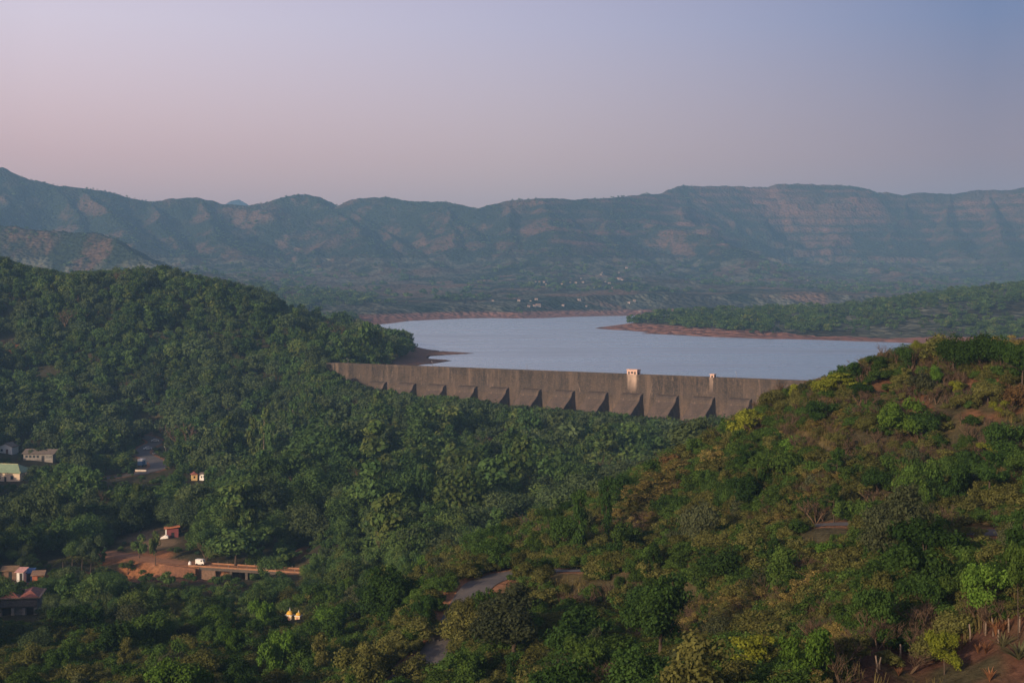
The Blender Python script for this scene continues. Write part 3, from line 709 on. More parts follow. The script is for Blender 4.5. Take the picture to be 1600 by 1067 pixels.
def red_hut():
    p = on_ground(269, 463)
    t = thing('maroon_hut', p, 'small maroon hut with a sloping orange roof and white corner at the clearing', 'hut', rz=math.radians(14))
    b = MB(); b.box(-2.0, 2.0, 0, 3.2, -1.2, 2.9); b.build('wall', MAROON, t)
    b = MB(); b.box(-2.16, -1.75, -0.06, 3.26, -1.2, 2.88); b.build('corner_pier', WHITE, t)
    b = MB(); b.prism([(-2.6, 2.92), (2.5, 3.5), (2.5, 3.72), (-2.6, 3.14)], -0.6, 3.7, axis='y'); b.build('roof', ORANGEROOF, t)
    b = MB(); b.box(-0.3, 0.7, -0.04, 0.05, -0.4, 1.7); b.build('door', DARKVOID, t)
    b = MB(); b.box(-2.6, 2.8, -1.4, -0.07, -1.4, -0.35); b.build('plinth', plain_mat('pinkish_plinth', (0.42, 0.26, 0.22)), t)
    q = on_ground(257, 461)
    b = MB(); b.prism([(-1.4, 0), (1.4, 0.3), (1.3, 1.1), (0.4, 1.5), (-1.2, 0.5)], -0.6, 0.6, axis='y')
    o = b.build('white_tarp', WHITE, None, (q[0], q[1], q[2] + 0.2), bevel=0.12); tag(o, 'crumpled white tarp heap lying beside the maroon hut', 'tarp')
red_hut()
def hall():
    p = on_ground(62, 352)
    t = thing('roadside_hall', p, 'long grey hall with three red hipped roofs and an open front at the left edge', 'building', rz=math.radians(10))
    b = MB(); b.box(-22, -0.6, 0.6, 9, -1.5, 4.0); b.build('wall', GREYWALL, t)
    b = MB(); b.box(-22.8, 0.3, -1.0, 9.6, 4.01, 4.28); b.build('roof_slab', plain_mat('brown_fascia', (0.30, 0.19, 0.12)), t)
    f = None
    for k in range(4):
        x1 = -0.2 - k * 4.6
        bm = MB(); bb = bm.bm; e = 0.0
        v = [bb.verts.new(q) for q in ((-4.4, -0.8, 0), (0, -0.8, 0), (0, 9.2, 0), (-4.4, 9.2, 0), (-2.2, 2.0, 1.15), (-2.2, 6.6, 1.15))]
        if f is None:
            for q, mi in (((0, 1, 4), 0), ((1, 2, 5, 4), 1), ((2, 3, 5), 0), ((3, 0, 4, 5), 0), ((3, 2, 1, 0), 0)): bb.faces.new([v[i] for i in q]).material_index = mi
            f = bm.build('roof', [REDROOF, plain_mat('brownish_red_tile', (0.25, 0.115, 0.085))], t); o = f  # right-hand slope gets a browner red than the rest
        else:
            bb.free(); o = f.copy(); COL.objects.link(o); o.parent = t
        o.location = (x1, 0, 4.285)
    for x in (-0.9, -3.6, -6.2, -9.4, -12.5, -15.5):
        b = MB(); b.box(x - 0.45, x + 0.25, -0.5, 0.0, -1.6, 1.7); b.build('pillar', GREYWALL, t)
    b = MB(); b.box(-22, -0.6, -0.55, -0.25, 1.9, 3.6); b.build('balcony_panel', plain_mat('dark_slatted_panel', (0.13, 0.11, 0.10), 0.9, 0.5, 3), t)
    for x in (-2.2, -7.9, -13.8):
        b = MB(); b.box(x - 1.0, x + 1.0, 0.54, 0.7, -1.0, 1.5); b.build('doorway', DARKVOID, t)
    b = MB(); b.box(-22, 1.5, -4.5, -0.6, -2.6, -1.4); b.build('terrace', plain_mat('dark_earth_terrace', (0.10, 0.075, 0.06)), t)
hall()
def shacks():
    for px, d, w, h, wall, roof, rz, lab, nm in (
        (14, 402, 4.0, 2.3, STONE, plain_mat('straw_roof', (0.26, 0.16, 0.08)), 8, 'low brown shack with a straw coloured roof left of the white shack', 'shack'),
        (31, 400, 1.9, 2.5, WHITE, plain_mat('pink_sheet', (0.62, 0.33, 0.28)), -6, 'narrow bright white shack with a pinkish roof by the blue one', 'shack'),
        (43, 402, 2.6, 2.1, BLUE, BLUE, 4, 'small shack covered in dark blue sheeting', 'shack'),
        (59, 400, 3.0, 2.2, plain_mat('orange_panel', (0.42, 0.14, 0.07)), plain_mat('tan_roof', (0.28, 0.17, 0.10)), 10, 'open orange fronted shack with a tan roof right of the blue one', 'shack')):
        p = on_ground(px, d)
        t = thing(nm, (p[0], p[1], p[2] + 0.6), lab, 'shack', 'shacks among the trees at the left edge', math.radians(rz))
        b = MB(); b.box(-w / 2, w / 2, 0, 2.6, -2, h); b.build('wall', wall, t)
        b = MB(); b.prism([(-0.6, h - 0.1), (3.0, h + 0.7), (3.0, h + 0.82), (-0.6, h + 0.02)], -w / 2 - 0.4, w / 2 + 0.4); b.build('roof', roof, t)
        b = MB(); b.box(-0.1, 0.8, -0.04, 0.06, -0.4, h - 0.4); b.build('door', DARKVOID, t)
shacks()
def shrine():
    for px, d, s, lab in ((453, 318, 0.85, 'yellow domed shrine with a white finial, the larger of the pair in the trees'), (466.5, 316, 0.68, 'small yellow domed shrine, the right one of the pair in the trees')):
        p = on_ground(px, d); zc = CZ - (966 - YH) / F * d
        t = thing('domed_shrine', (p[0], p[1], p[2]), lab, 'shrine', 'yellow domed shrines', math.radians(-20))
        hh = zc - p[2]
        b = MB(); b.box(-0.9 * s, 0.9 * s, -0.9 * s, 0.9 * s, -0.5, hh + 0.9 * s); b.build('body', plain_mat('shrine_cream', (0.75, 0.55, 0.30)), t)
        b = MB(); b.box(-1.05 * s, 1.05 * s, -1.05 * s, 1.05 * s, hh + 0.9 * s + 0.003, hh + 1.1 * s); b.build('cornice', WHITE, t)
        b = MB(); b.dome((0, 0, hh + 1.1 * s + 0.003), 0.92 * s, 1.0 * s); dm = b.build('dome', YELLOW, t)
        b = MB(); b.tube([(0, 0, hh + 2.0 * s), (0, 0, hh + 2.3 * s), (0, 0, hh + 2.9 * s)], [0.16 * s, 0.1 * s, 0.03 * s], 8); b.build('finial', WHITE, dm)
        b = MB(); b.box(-0.32 * s, 0.32 * s, -0.9 * s - 0.04, -0.8 * s, hh - 0.3, hh + 0.6 * s); b.build('door', plain_mat('pink_niche', (0.55, 0.28, 0.22)), t)
shrine()
def ruin():
    p = on_ground(304, 597)
    t = thing('yellow_hut', p, 'tiny yellow walled hut with a broken red roof among the trees', 'hut', rz=0.3)
    b = MB(); b.box(-1.2, 1.2, 0, 2.4, -1, 2.5); b.build('wall', plain_mat('yellow_wall', (0.70, 0.48, 0.20)), t)
    b = MB(); b.prism([(-1.6, 2.505), (1.6, 2.505), (0, 3.5)], -0.5, 2.9, axis='y'); b.build('roof', REDROOF, t)
    b = MB(); b.box(-0.4, 0.3, -0.04, 0.1, 1.0, 1.9); b.build('window', DARKVOID, t)
    p = on_ground(315, 598)
    t = thing('white_hut', p, 'tiny white hut with a dark roof just right of the yellow hut', 'hut', rz=-0.2)
    b = MB(); b.box(-1.0, 1.0, 0, 2.0, -1, 2.6); b.build('wall', WHITE, t)
    b = MB(); b.prism([(-0.4, 2.605), (2.4, 3.1), (2.4, 3.25), (-0.4, 2.75)], -1.4, 1.4); b.build('roof', GREYROOF, t)
    b = MB(); b.box(-0.3, 0.3, -0.04, 0.1, 1.1, 1.9); b.build('window', DARKVOID, t)
ruin()
def bridge():
    ax = Vector((-90.7, 420, 0)); bx = Vector((-55.0, 409.6, 0)); dr = bx - ax; ln = dr.length; rz = math.atan2(dr.y, dr.x)
    t = thing('road_bridge', (ax.x, ax.y, -36.0), 'low concrete bridge with dusty orange deck crossing a gully', 'bridge', rz=rz)
    b = MB(); b.box(-0.5, ln, -2.6, 2.6, -0.70, 0.12); b.build('deck', STAINED, t)
    b = MB(); b.box(-4, ln, -2.15, 2.15, 0.124, 0.18); b.build('roadway', DIRT, t)
    for y in (-2.6, 2.4):
        b = MB(); b.box(-4, ln, y, y + 0.2, 0.124, 0.55); pr = b.build('parapet', plain_mat('dusty_orange_parapet', (0.34, 0.17, 0.09), 0.9, 0.3, 1.0), t)
        b = MB(); rp = None
        for k in range(int(ln // 3) + 1):
            if rp is None: b.box(-0.07, 0.07, y + 0.03, y + 0.17, 0.552, 1.05); rp = b.build('railing_post', CONC, pr)
            else:
                c = rp.copy(); COL.objects.link(c); c.parent = pr; c.location = (k * 3.0, 0, 0)
    b = MB(); b.prism([(-0.6, -7), (5.4, -7), (4.7, -0.703), (-0.6, -0.703)], -2.5, 2.5, axis='y'); b.build('abutment', STONE, t)
    for x in (9.6, 14.6, 19.6, 24.6):
        b = MB(); b.box(x - 0.4, x + 0.4, -2.2, 2.2, -7, -0.703); b.build('pier', STAINED, t)
    # low stone retaining wall of the approach
    p = (-97.5, 418.5, -36)
    w = MB(); w.prism([(-5.5, -5.0), (5.6, -5.8), (5.6, -0.1), (-5.5, 0.3)], -0.5, 0.5, axis='y')
    o = w.build('retaining_wall', plain_mat('red_earth_stone', (0.20, 0.095, 0.055), 0.95, 0.5, 0.9), None, p); o.rotation_euler = (0, 0, -0.42)
    tag(o, 'rough reddish retaining wall holding the road bank left of the bridge', 'wall')
bridge()

def car(name, loc, rz, body_mat, label, group):
    t = thing(name, loc, label, 'car', group, rz)
    b = MB(); b.prism([(-2.0, 0.35), (2.0, 0.35), (2.05, 0.75), (1.2, 0.92), (0.55, 1.42), (-1.0, 1.45), (-1.75, 0.98), (-2.05, 0.9)], -0.82, 0.82, axis='y'); b.build('body', body_mat, t, bevel=0.05)
    b = MB(); b.prism([(1.08, 0.95), (0.52, 1.36), (-0.98, 1.38), (-1.6, 0.98)], -0.835, 0.835, axis='y'); b.build('window_glass', GLASS, t)
    for x in (-1.25, 1.25):
        for y in (-0.78, 0.78):
            b = MB(); b.cyl((x, y, 0.32), 0.32, 0.2); w = b.build('wheel', TYRE, t)
            b = MB(); b.cyl((x, y * 1.04, 0.32), 0.18, 0.18); b.build('rim', STEEL, w)
    for y in (-0.55, 0.55):
        b = MB(); b.box(1.96, 2.08, y - 0.2, y + 0.2, 0.6, 0.76); b.build('headlight', WHITE, t)
def zroad(P, d):
    i = int(np.argmin(np.abs(P[:, 1] - d))); q = P[min(i + 1, len(P) - 1)] - P[max(i - 1, 0)]; return P[i], math.atan2(q[1], q[0])
q, a = zroad(ROAD_VALLEY, 742); car('white_car', (q[0] - 0.3, q[1], q[2] + 0.14), math.radians(200), WHITE, 'white car at the far bend of the valley road', 'cars on the valley road')
q, a = zroad(ROAD_VALLEY, 706); car('white_car', (q[0] + 2.0, q[1], q[2] + 0.14), math.radians(205), WHITE, 'white car nearer the middle of the valley road bends', 'cars on the valley road')
def truck():
    q = on_ground(222.5, 642)
    t = thing('parked_truck', (q[0], q[1], q[2] + 0.1), 'small truck with a blue rear and white top beside the road bend', 'truck', None, math.radians(80))
    b = MB(); b.box(-2.6, 0.8, -1.1, 1.1, 0.8, 2.6); b.build('cargo_box', plain_mat('pale_blue_panel', (0.16, 0.27, 0.42)), t)
    b = MB(); b.box(-2.6, 0.8, -1.15, 1.15, 2.604, 3.5); b.build('canopy', WHITE, t, bevel=0.06)
    b = MB(); b.prism([(0.9, 0.6), (2.5, 0.6), (2.5, 1.5), (2.1, 2.4), (0.9, 2.4)], -1.0, 1.0, axis='y'); b.build('cab', WHITE, t)
    b = MB(); b.prism([(2.12, 1.5), (2.51, 1.5), (2.13, 2.3)], -0.85, 0.85, axis='y'); b.build('windscreen', GLASS, t)
    for x in (-1.7, 1.7):
        for y in (-0.95, 0.95):
            b = MB(); b.cyl((x, y, 0.42), 0.42, 0.26); b.build('wheel', TYRE, t)
truck()
def van():
    t = thing('white_van', (-92.0, 420.4, -35.80), 'white van parked at the left end of the bridge', 'van', None, math.atan2(-10.4, 35.7))
    b = MB(); b.prism([(-1.45, 0.35), (1.35, 0.35), (1.4, 0.9), (1.2, 1.15), (0.95, 1.75), (-1.45, 1.75)], -0.75, 0.75, axis='y'); b.build('body', WHITE, t, bevel=0.05)
    b = MB(); b.box(0.35, 0.85, -0.765, 0.765, 1.15, 1.6); b.build('window', GLASS, t)
    for x in (-0.95, 0.95):
        for y in (-0.7, 0.7):
            b = MB(); b.cyl((x, y, 0.3), 0.3, 0.18); b.build('wheel', TYRE, t)
    b = MB(); b.dome((0, 0, 0.0), 0.55, 1.15); o = b.build('white_milestone', WHITE, None, (-95.4, 421.2, -35.95)); tag(o, 'rounded white milestone left of the van', 'milestone')
van()
def barriers():
    for px, d, rz, lab in ((245, 688, 0.9, 'low white road barrier on the outside of the far bend'), (220, 629, -0.2, 'low whitish kerb wall where the side track meets the valley road')):
        p = on_ground(px, d)
        t = thing('road_barrier', p, lab, 'barrier', 'barriers of the valley road', rz)
        b = MB(); b.box(-2.6, 2.6, -0.15, 0.15, -0.3, 0.7); b.build('barrier_wall', plain_mat('off_white_kerb', (0.60, 0.50, 0.40)), t)
        b = MB(); b.box(-2.7, 2.7, -0.2, 0.2, 0.704, 0.82); b.build('coping', WHITE, t)
    p = on_ground(259, 690)
    t = thing('signpost', p, 'white road sign on a thin post right of the valley road', 'sign')
    b = MB(); b.tube([(0, 0, -0.5), (0, 0, 4.6)], 0.09, 6); b.build('post', STEEL, t)
    b = MB(); b.box(-0.75, 0.75, -0.12, -0.092, 2.7, 4.7); b.build('panel', WHITE, t)
barriers()

# far village
def village():
    spots = [(826,480),(835,479),(841,479.5),(829,471),(838,469),(811,471),(878,445),(891,439),(891,442),(908,436),(911,442),(900,443),(939,430),(941,426.5),(946,441),(952,443.5),(929,451),(956,451),
             (966,436),(968,437.5),(972,438.5),(979,420),(993,427),(967,427),(837,441),(843,441),(850,442),(853,445),(880,479),(983,475),(991,472),(606,443),(770,471),(1262,439),(1283,441),(916,480),(905,470),(1322,447),(1000,488)]
    base = None; WALLC = plain_mat('limewashed_wall', (0.36, 0.31, 0.28)); RC = plain_mat('village_roof', (0.34, 0.20, 0.15))
    where = ('on the far slope', )
    rr = random.Random(5)
    for i, (px, py) in enumerate(spots):
        g = ground(px, py, 1900, 5200)
        if g is None: continue
        if base is None:
            b = MB(); b.box(-3.4, 3.4, -2.6, 2.6, -1.5, 2.9); w = b
            base = w.build('village_house', [WALLC], None)
            b = MB(); b.prism([(-3.1, 2.905), (3.1, 2.905), (0, 4.5)], -3.9, 3.9); base_roof = b.build('roof', [RC], base)
            b = MB(); b.box(-0.5, 0.5, -2.64, -2.5, -0.3, 1.9); base_door = b.build('door', [DARKVOID], base)
            o = base
        else:
            o = base.copy(); COL.objects.link(o)
            for ch in (base_roof, base_door):
                c = ch.copy(); COL.objects.link(c); c.parent = o
        s = rr.uniform(0.4, 0.72) * (1.6 if i in (2, 18, 19, 21) else 1.0); o.location = g; o.scale = (s, s, s); o.rotation_euler = (0, 0, rr.uniform(-0.5, 0.5))
        VILL.append((o, px, py))
VILL = []
village()

# fence posts on the bare bank
def posts():
    mat = plain_mat('weathered_post', (0.20, 0.15, 0.11), 0.95, 0.35, 4)
    data = [(1370,1050,25,-4),(1374,1045,18,8),(1407,1030,22,0),(1421,1026,14,2),(1440,1020,30,1),(1451,1013,17,-1),(1474,1004,20,-2),(1511,995,17,0),(1516,1002,26,-3),(1540,992,20,2),(1552,993,26,-4),(1560,1004,20,1),(1576,987,20,0),(1593,988,26,3)]
    labs = ['pale fence post furthest down the bare bank','thin leaning post beside the lowest pale post','stout pale post left of the dead orange weeds','short stub of a post left of the tallest post','tallest grey post with dead orange weeds at its foot',
            'short post directly right of the tallest post','slim post just left of the lime bush','upright thin post above and right of the lime bush','post of the close pair with its foot lower on the bank','upright post between the close pair and the orange weeds',
            'leaning post wrapped in dead orange weeds','short dark post standing on the bank edge','thin post left of the slender tree trunk','post close behind the slender tree trunk']
    for (px, py, h, lean), lab in zip(data, labs):
        g = ground(px, py, 95, 180)
        hh = h / F * g[1] * 1.05
        b = MB(); r = 0.075
        b.tube([(0, 0, -0.3), (0.01, 0, hh * 0.5), (math.sin(math.radians(lean)) * hh, 0.02, hh)], [r * 1.1, r, r * 0.8], 7)
        o = b.build('fence_post', mat, None, g); tag(o, lab, 'post', 'fence posts on the bare bank'); o.rotation_euler = (0, 0, 0)
posts()
# ------------------------------------------------------------------ plants: unit meshes (height 1)
def leaf_quads(c, nrm, size, rng, aspect=1.0):
    n = len(c)
    a = np.cross(nrm, rng.normal(size=(n, 3))); a /= np.linalg.norm(a, axis=1, keepdims=True) + 1e-9
    b = np.cross(nrm, a); s = size * rng.uniform(0.7, 1.3, (n, 1))
    v = np.stack([c - a * s, c - b * s * 0.62 * aspect, c + a * s, c + b * s * 0.62 * aspect], 1)
    return v.reshape(-1, 3), np.arange(4 * n).reshape(n, 4)
def crown_np(seed, shape, nleaf, size):
    rng = np.random.default_rng(seed)
    cl = []
    def ell(n, c, r, shell=0.55, rr=(0.12, 0.2), top=True):
        for _ in range(n):
            d = rng.normal(size=3); d /= np.linalg.norm(d)
            if top and d[2] < -0.35: d[2] *= -0.6
            k = rng.uniform(shell, 1.0)
            cl.append((c[0] + d[0] * r[0] * k, c[1] + d[1] * r[1] * k, c[2] + d[2] * r[2] * k, rng.uniform(*rr)))
    if shape == 'round':
        ell(36, (0, 0, 0.54), (0.36, 0.36, 0.36))
        for _ in range(3):
            a = rng.uniform(0, 6.28); ell(7, (0.22 * math.cos(a), 0.22 * math.sin(a), rng.uniform(0.45, 0.72)), (0.22, 0.22, 0.18), rr=(0.08, 0.14))
    elif shape == 'big':
        for _ in range(9):
            a = rng.uniform(0, 6.28); k = rng.uniform(0.05, 0.30)
            ell(14, (k * math.cos(a), k * math.sin(a), rng.uniform(0.38, 0.78)), (0.20, 0.20, 0.17), rr=(0.045, 0.10))
    elif shape == 'lumpy':
        for _ in range(7):
            a = rng.uniform(0, 6.28); k = rng.uniform(0.08, 0.33)
            ell(8, (k * math.cos(a), k * math.sin(a), rng.uniform(0.26, 0.80)), (0.19, 0.19, 0.16), rr=(0.07, 0.13))
    elif shape == 'flat':
        for _ in range(7):
            a = rng.uniform(0, 6.28); k = rng.uniform(0.0, 0.42); z = rng.uniform(0.5, 0.9) - 0.3 * k
            ell(9, (k * math.cos(a), k * math.sin(a), z), (0.24, 0.24, 0.045), shell=0.2, rr=(0.05, 0.085), top=False)
    elif shape == 'column':
        for i in range(9):
            z = 0.28 + 0.66 * i / 8; w = 0.17 * (1 - 0.5 * abs(i / 8 - 0.45))
            a = rng.uniform(0, 6.28); ell(6, (0.08 * math.cos(a), 0.08 * math.sin(a), z), (w, w, 0.09), rr=(0.055, 0.10))
    elif shape == 'tall':
        for i in range(8):
            z = rng.uniform(0.48, 0.95); a = rng.uniform(0, 6.28); k = rng.uniform(0.03, 0.17) * (1.15 - abs(z - 0.7))
            ell(6, (k * math.cos(a), k * math.sin(a), z), (0.10, 0.10, 0.085), rr=(0.045, 0.085))
    elif shape == 'bush':
        ell(26, (0, 0, 0.40), (0.48, 0.48, 0.46), rr=(0.13, 0.22))
    elif shape == 'mound':
        for _ in range(6):
            a = rng.uniform(0, 6.28); k = rng.uniform(0.1, 0.5)
            ell(7, (k * math.cos(a), k * math.sin(a), rng.uniform(0.25, 0.62)), (0.28, 0.28, 0.25), rr=(0.10, 0.17))
    elif shape == 'feather':
        for _ in range(46):
            a = rng.uniform(0, 6.28); k = rng.uniform(0, 0.55); z = rng.uniform(0.15, 1.0) * (1 - 0.6 * k)
            cl.append((k * math.cos(a), k * math.sin(a), z, rng.uniform(0.07, 0.13)))
    cl = np.array(cl); m = len(cl)
    w = cl[:, 3] ** 2; w /= w.sum()
    ci = rng.choice(m, nleaf, p=w)
    d = rng.normal(size=(nleaf, 3)); d[:, 2] += 0.25; d /= np.linalg.norm(d, axis=1, keepdims=True)
    rad = cl[ci, 3][:, None] * np.clip(rng.normal(0.92, 0.23, (nleaf, 1)), 0.3, 1.5)
    c = cl[ci, :3] + d * rad * np.array([1, 1, 0.82])
    nrm = d * 1.0 + rng.normal(size=(nleaf, 3)) * 0.38; nrm[:, 2] += 0.2
    nrm /= np.linalg.norm(nrm, axis=1, keepdims=True)
    v, f = leaf_quads(c, nrm, size, rng)
    clump = rng.uniform(0, 1, m)[ci]
    top = np.percentile(v[:, 2], 99.5); v[:, 2] *= 1.0 / top
    return v, f, clump, cl
def crown_mesh(name, seed, shape, nleaf, size, mat):
    v, f, clump, cl = crown_np(seed, shape, nleaf, size)
    me = mesh_np(name, v, f, [mat], False, {'clump': ('FACE', 'FLOAT', clump)})
    return me, cl
def trunk_mesh(name, cl, mat, h=0.45, r=0.022, seed=0, limbs=7, lean=0.02):
    rng = random.Random(seed); b = MB()
    top = (rng.uniform(-lean, lean), rng.uniform(-lean, lean), h)
    b.tube([(0, 0, -0.06), (top[0] * 0.3, top[1] * 0.3, h * 0.4), top], [r * 1.35, r, r * 0.72], 7)
    pick = sorted(range(len(cl)), key=lambda i: rng.random())[:limbs]
    for i in pick:
        q = cl[i]; st = Vector(top) * rng.uniform(0.7, 1.0); st.x = top[0] * 0.8; st.y = top[1] * 0.8
        e = Vector((q[0], q[1], max(q[2], st.z + 0.03))); mid = st.lerp(e, 0.5) + Vector((0, 0, 0.03))
        b.tube([st, mid, e], [r * 0.5, r * 0.34, r * 0.12], 5)
    bmesh.ops.recalc_face_normals(b.bm, faces=b.bm.faces[:])
    me = bpy.data.meshes.new(name); b.bm.to_mesh(me); b.bm.free(); me.materials.append(mat); return me
def twig_mesh(name, seed, mat, leaves=0, lmat=None):
    rng = random.Random(seed); b = MB(); tips = []
    def grow(p, d, ln, r, lvl):
        q = p + d * ln * 0.5 + Vector((rng.uniform(-1, 1), rng.uniform(-1, 1), 0)) * ln * 0.06; e = p + d * ln
        b.tube([p, q, e], [r, r * 0.8, r * 0.55], 3 if lvl else 5)
        tips.append(e)
        if lvl >= 3: return
        for _ in range(rng.randint(2, 4) if lvl else 4):
            dd = (d + Vector((rng.uniform(-1, 1), rng.uniform(-1, 1), rng.uniform(-0.3, 0.6))) * 0.75).normalized()
            grow(p.lerp(e, rng.uniform(0.45, 1)), dd, ln * rng.uniform(0.5, 0.8), r * 0.55, lvl + 1)
    for _ in range(3):
        a = rng.uniform(0, 6.28); grow(Vector((0, 0, -0.03)), Vector((0.45 * math.cos(a), 0.45 * math.sin(a), 1)).normalized(), 0.36, 0.018, 0)
    mx = max(v.co.z for v in b.bm.verts)
    for v in b.bm.verts: v.co *= 1.0 / mx
    tips = np.array([list(t / mx) for t in tips])
    bmesh.ops.recalc_face_normals(b.bm, faces=b.bm.faces[:])
    me = bpy.data.meshes.new(name); b.bm.to_mesh(me); b.bm.free(); me.materials.append(mat)
    return me, tips

class Kind: pass
KINDS = {}
def kind(key, shape, seeds, nleaf, size, mat='mid', h=0.45, r=0.022, bark=BARK, cname='crown', limbs=7):
    K = []
    for s in seeds:
        cm, cl = crown_mesh(cname, s, shape, nleaf, size, LEAF[mat])
        tm = trunk_mesh('trunk', cl, bark, h, r, s, limbs) if h else None
        K.append((cm, tm))
    KINDS[key] = K
kind('round', 'round', (1, 2, 3, 4), 6500, 0.024)
kind('big', 'big', (71, 72), 15000, 0.0155)
kind('lumpy', 'lumpy', (5, 6, 7, 8), 5500, 0.024)
kind('flat', 'flat', (9, 10), 4200, 0.022, 'lime', 0.6, 0.02)
kind('column', 'column', (11, 12), 3600, 0.021, 'dark')
kind('tall', 'tall', (13, 14, 15), 4200, 0.022, 'olive', 0.72, 0.008, BARK)
kind('bush', 'bush', (16, 17, 18), 3600, 0.036, 'olive', 0.25, 0.03, BARK, 'foliage')
kind('mound', 'mound', (19, 20, 21), 3400, 0.036, 'mid', 0.2, 0.03, BARK, 'foliage')
kind('feather', 'feather', (22, 23), 3000, 0.024, 'olive', 0.3, 0.02, BARK, 'foliage')
# lighter meshes for trees far off
kind('mid_round', 'round', (31, 32, 33), 1500, 0.045, 'forest')
kind('mid_lumpy', 'lumpy', (34, 35, 36), 1400, 0.045, 'forest')
kind('mid_tall', 'tall', (37, 38), 1500, 0.036, 'forest', 0.7, 0.0095, PALEBARK)
kind('mid_column', 'column', (44, 45), 900, 0.042, 'forest')
kind('mid_flat', 'flat', (46, 47), 1000, 0.042, 'forest', 0.6, 0.02)
kind('mid_big', 'big', (48, 49, 50), 2600, 0.034, 'forest')
kind('low_round', 'lumpy', (41, 42, 43), 420, 0.080, 'forest', 0.4, 0.02, BARK, 'crown', 3)
kind('far_round', 'round', (51, 52), 90, 0.17, 'forest', 0.35, 0.03, BARK, 'crown', 2)

TWIGS = [twig_mesh('twigs', s, TWIG) for s in (61, 62, 63, 64)]

# ------------------------------------------------------------------ where plants may stand
# (photo window, distance) of things that the photo shows unobstructed
KEEP = [(0,698,40,752,596),(36,696,90,724,649),(0,696,24,714,667),(212,718,258,741,622),(212,698,254,718,660),(222,683,252,698,735),(250,820,286,850,462),(196,824,250,850,455),(150,860,258,888,424),(205,884,258,904,415),
        (255,868,330,912,408),(300,872,394,906,409),(392,884,466,893,408),(0,918,64,968,346),(22,886,66,899,398),(446,946,473,971,317),(458,816,508,852,432),(296,734,322,748,596),
        (734,886,800,925,218),(866,880,910,905,214.5),(668,992,712,1030,190),(1264,808,1326,832,183),(1506,820,1536,838,166),(0,520,30,540,850),(150,735,215,750,610),(1360,985,1600,1067,108),
        (0,758,24,768,560),(88,862,148,882,424)]
CEIL = {  # highest photo row a crown may reach: left hill, dam foot, spur
 'hill': ([0,40,100,160,200,260,300,350,400,450,500,540,560,590,620,645,660], [398,414,425,420,418,414,428,436,446,460,474,484,495,508,514,518,560]),
 'dam': ([515,560,600,640,700,760,800,850,900,950,1000,1060,1100,1140,1180,1260,1500], [578,600,606,610,617,624,630,634,640,642,648,652,650,642,640,640,640]),
 'spur': ([300,500,600,700,760,800,870,900,950,1000,1050,1100,1140,1200,1250,1300,1330,1380,1430,1500,1600,1700], [920,900,872,838,815,800,775,765,742,712,690,668,648,612,592,580,568,548,534,524,524,520])}
SDX, SDY = -0.63, -0.776
def _sun(px, py, d, ln, hw):
    q = W(px, py, d); return (q[0], q[1], q[2], ln, hw)
SUNNY = [_sun(459,964,318,40,3.5), _sun(268,842,462,45,4), _sun(15,735,598,60,7), _sun(64,716,648,50,7), _sun(308,886,420,40,3), _sun(335,900,417,45,6), _sun(45,900,400,35,6), _sun(240,720,670,40,10), _sun(306,742,597,28,3), _sun(120,872,430,35,8)]
def ceil_y(k, px): return float(np.interp(px, *CEIL[k]))
def in_clear(x, y, pad=0.0):
    for cx, cy, rx, ry, _ in CLEAR:
        if math.hypot((x - cx) / (rx + pad), (y - cy) / (ry + pad)) < 1: return True
    return False
def blocked(x, y, z, h, w):
    """crown spans in the photo over something nearer than it should hide"""
    p0 = PXY(x, y, z); p1 = PXY(x, y, z + h); hw = w / 2 / y * F * 0.85
    for sx_, sy_, sz_, ln_, hw_ in SUNNY:      # keep the evening sun on what the photo shows lit
        dx, dy = x - sx_, y - sy_; al = dx * SDX + dy * SDY; ac = abs(dx * SDY - dy * SDX)
        if 0.5 < al < ln_ and ac < hw_ + w * 0.45 and z + h > sz_ + al * 0.25: return True
    for a, b, c, d, dist in KEEP:
        if y - w * 0.5 < dist + 1 and p0[0] + hw > a and p0[0] - hw < c and p1[1] < d and p0[1] > b: return True
    return False

TREES = []   # individual plants: dict
def put(key, loc, h, w, mat, label=None, rz=None, var=None, cat=None, grp=None, name=None):
    TREES.append(dict(key=key, loc=loc, h=h, w=w, mat=mat, label=label, rz=random.uniform(0, 6.28) if rz is None else rz, var=var, cat=cat, grp=grp, name=name))
def at(px, py, d0=95, d1=1200): return ground(px, py, d0, d1)
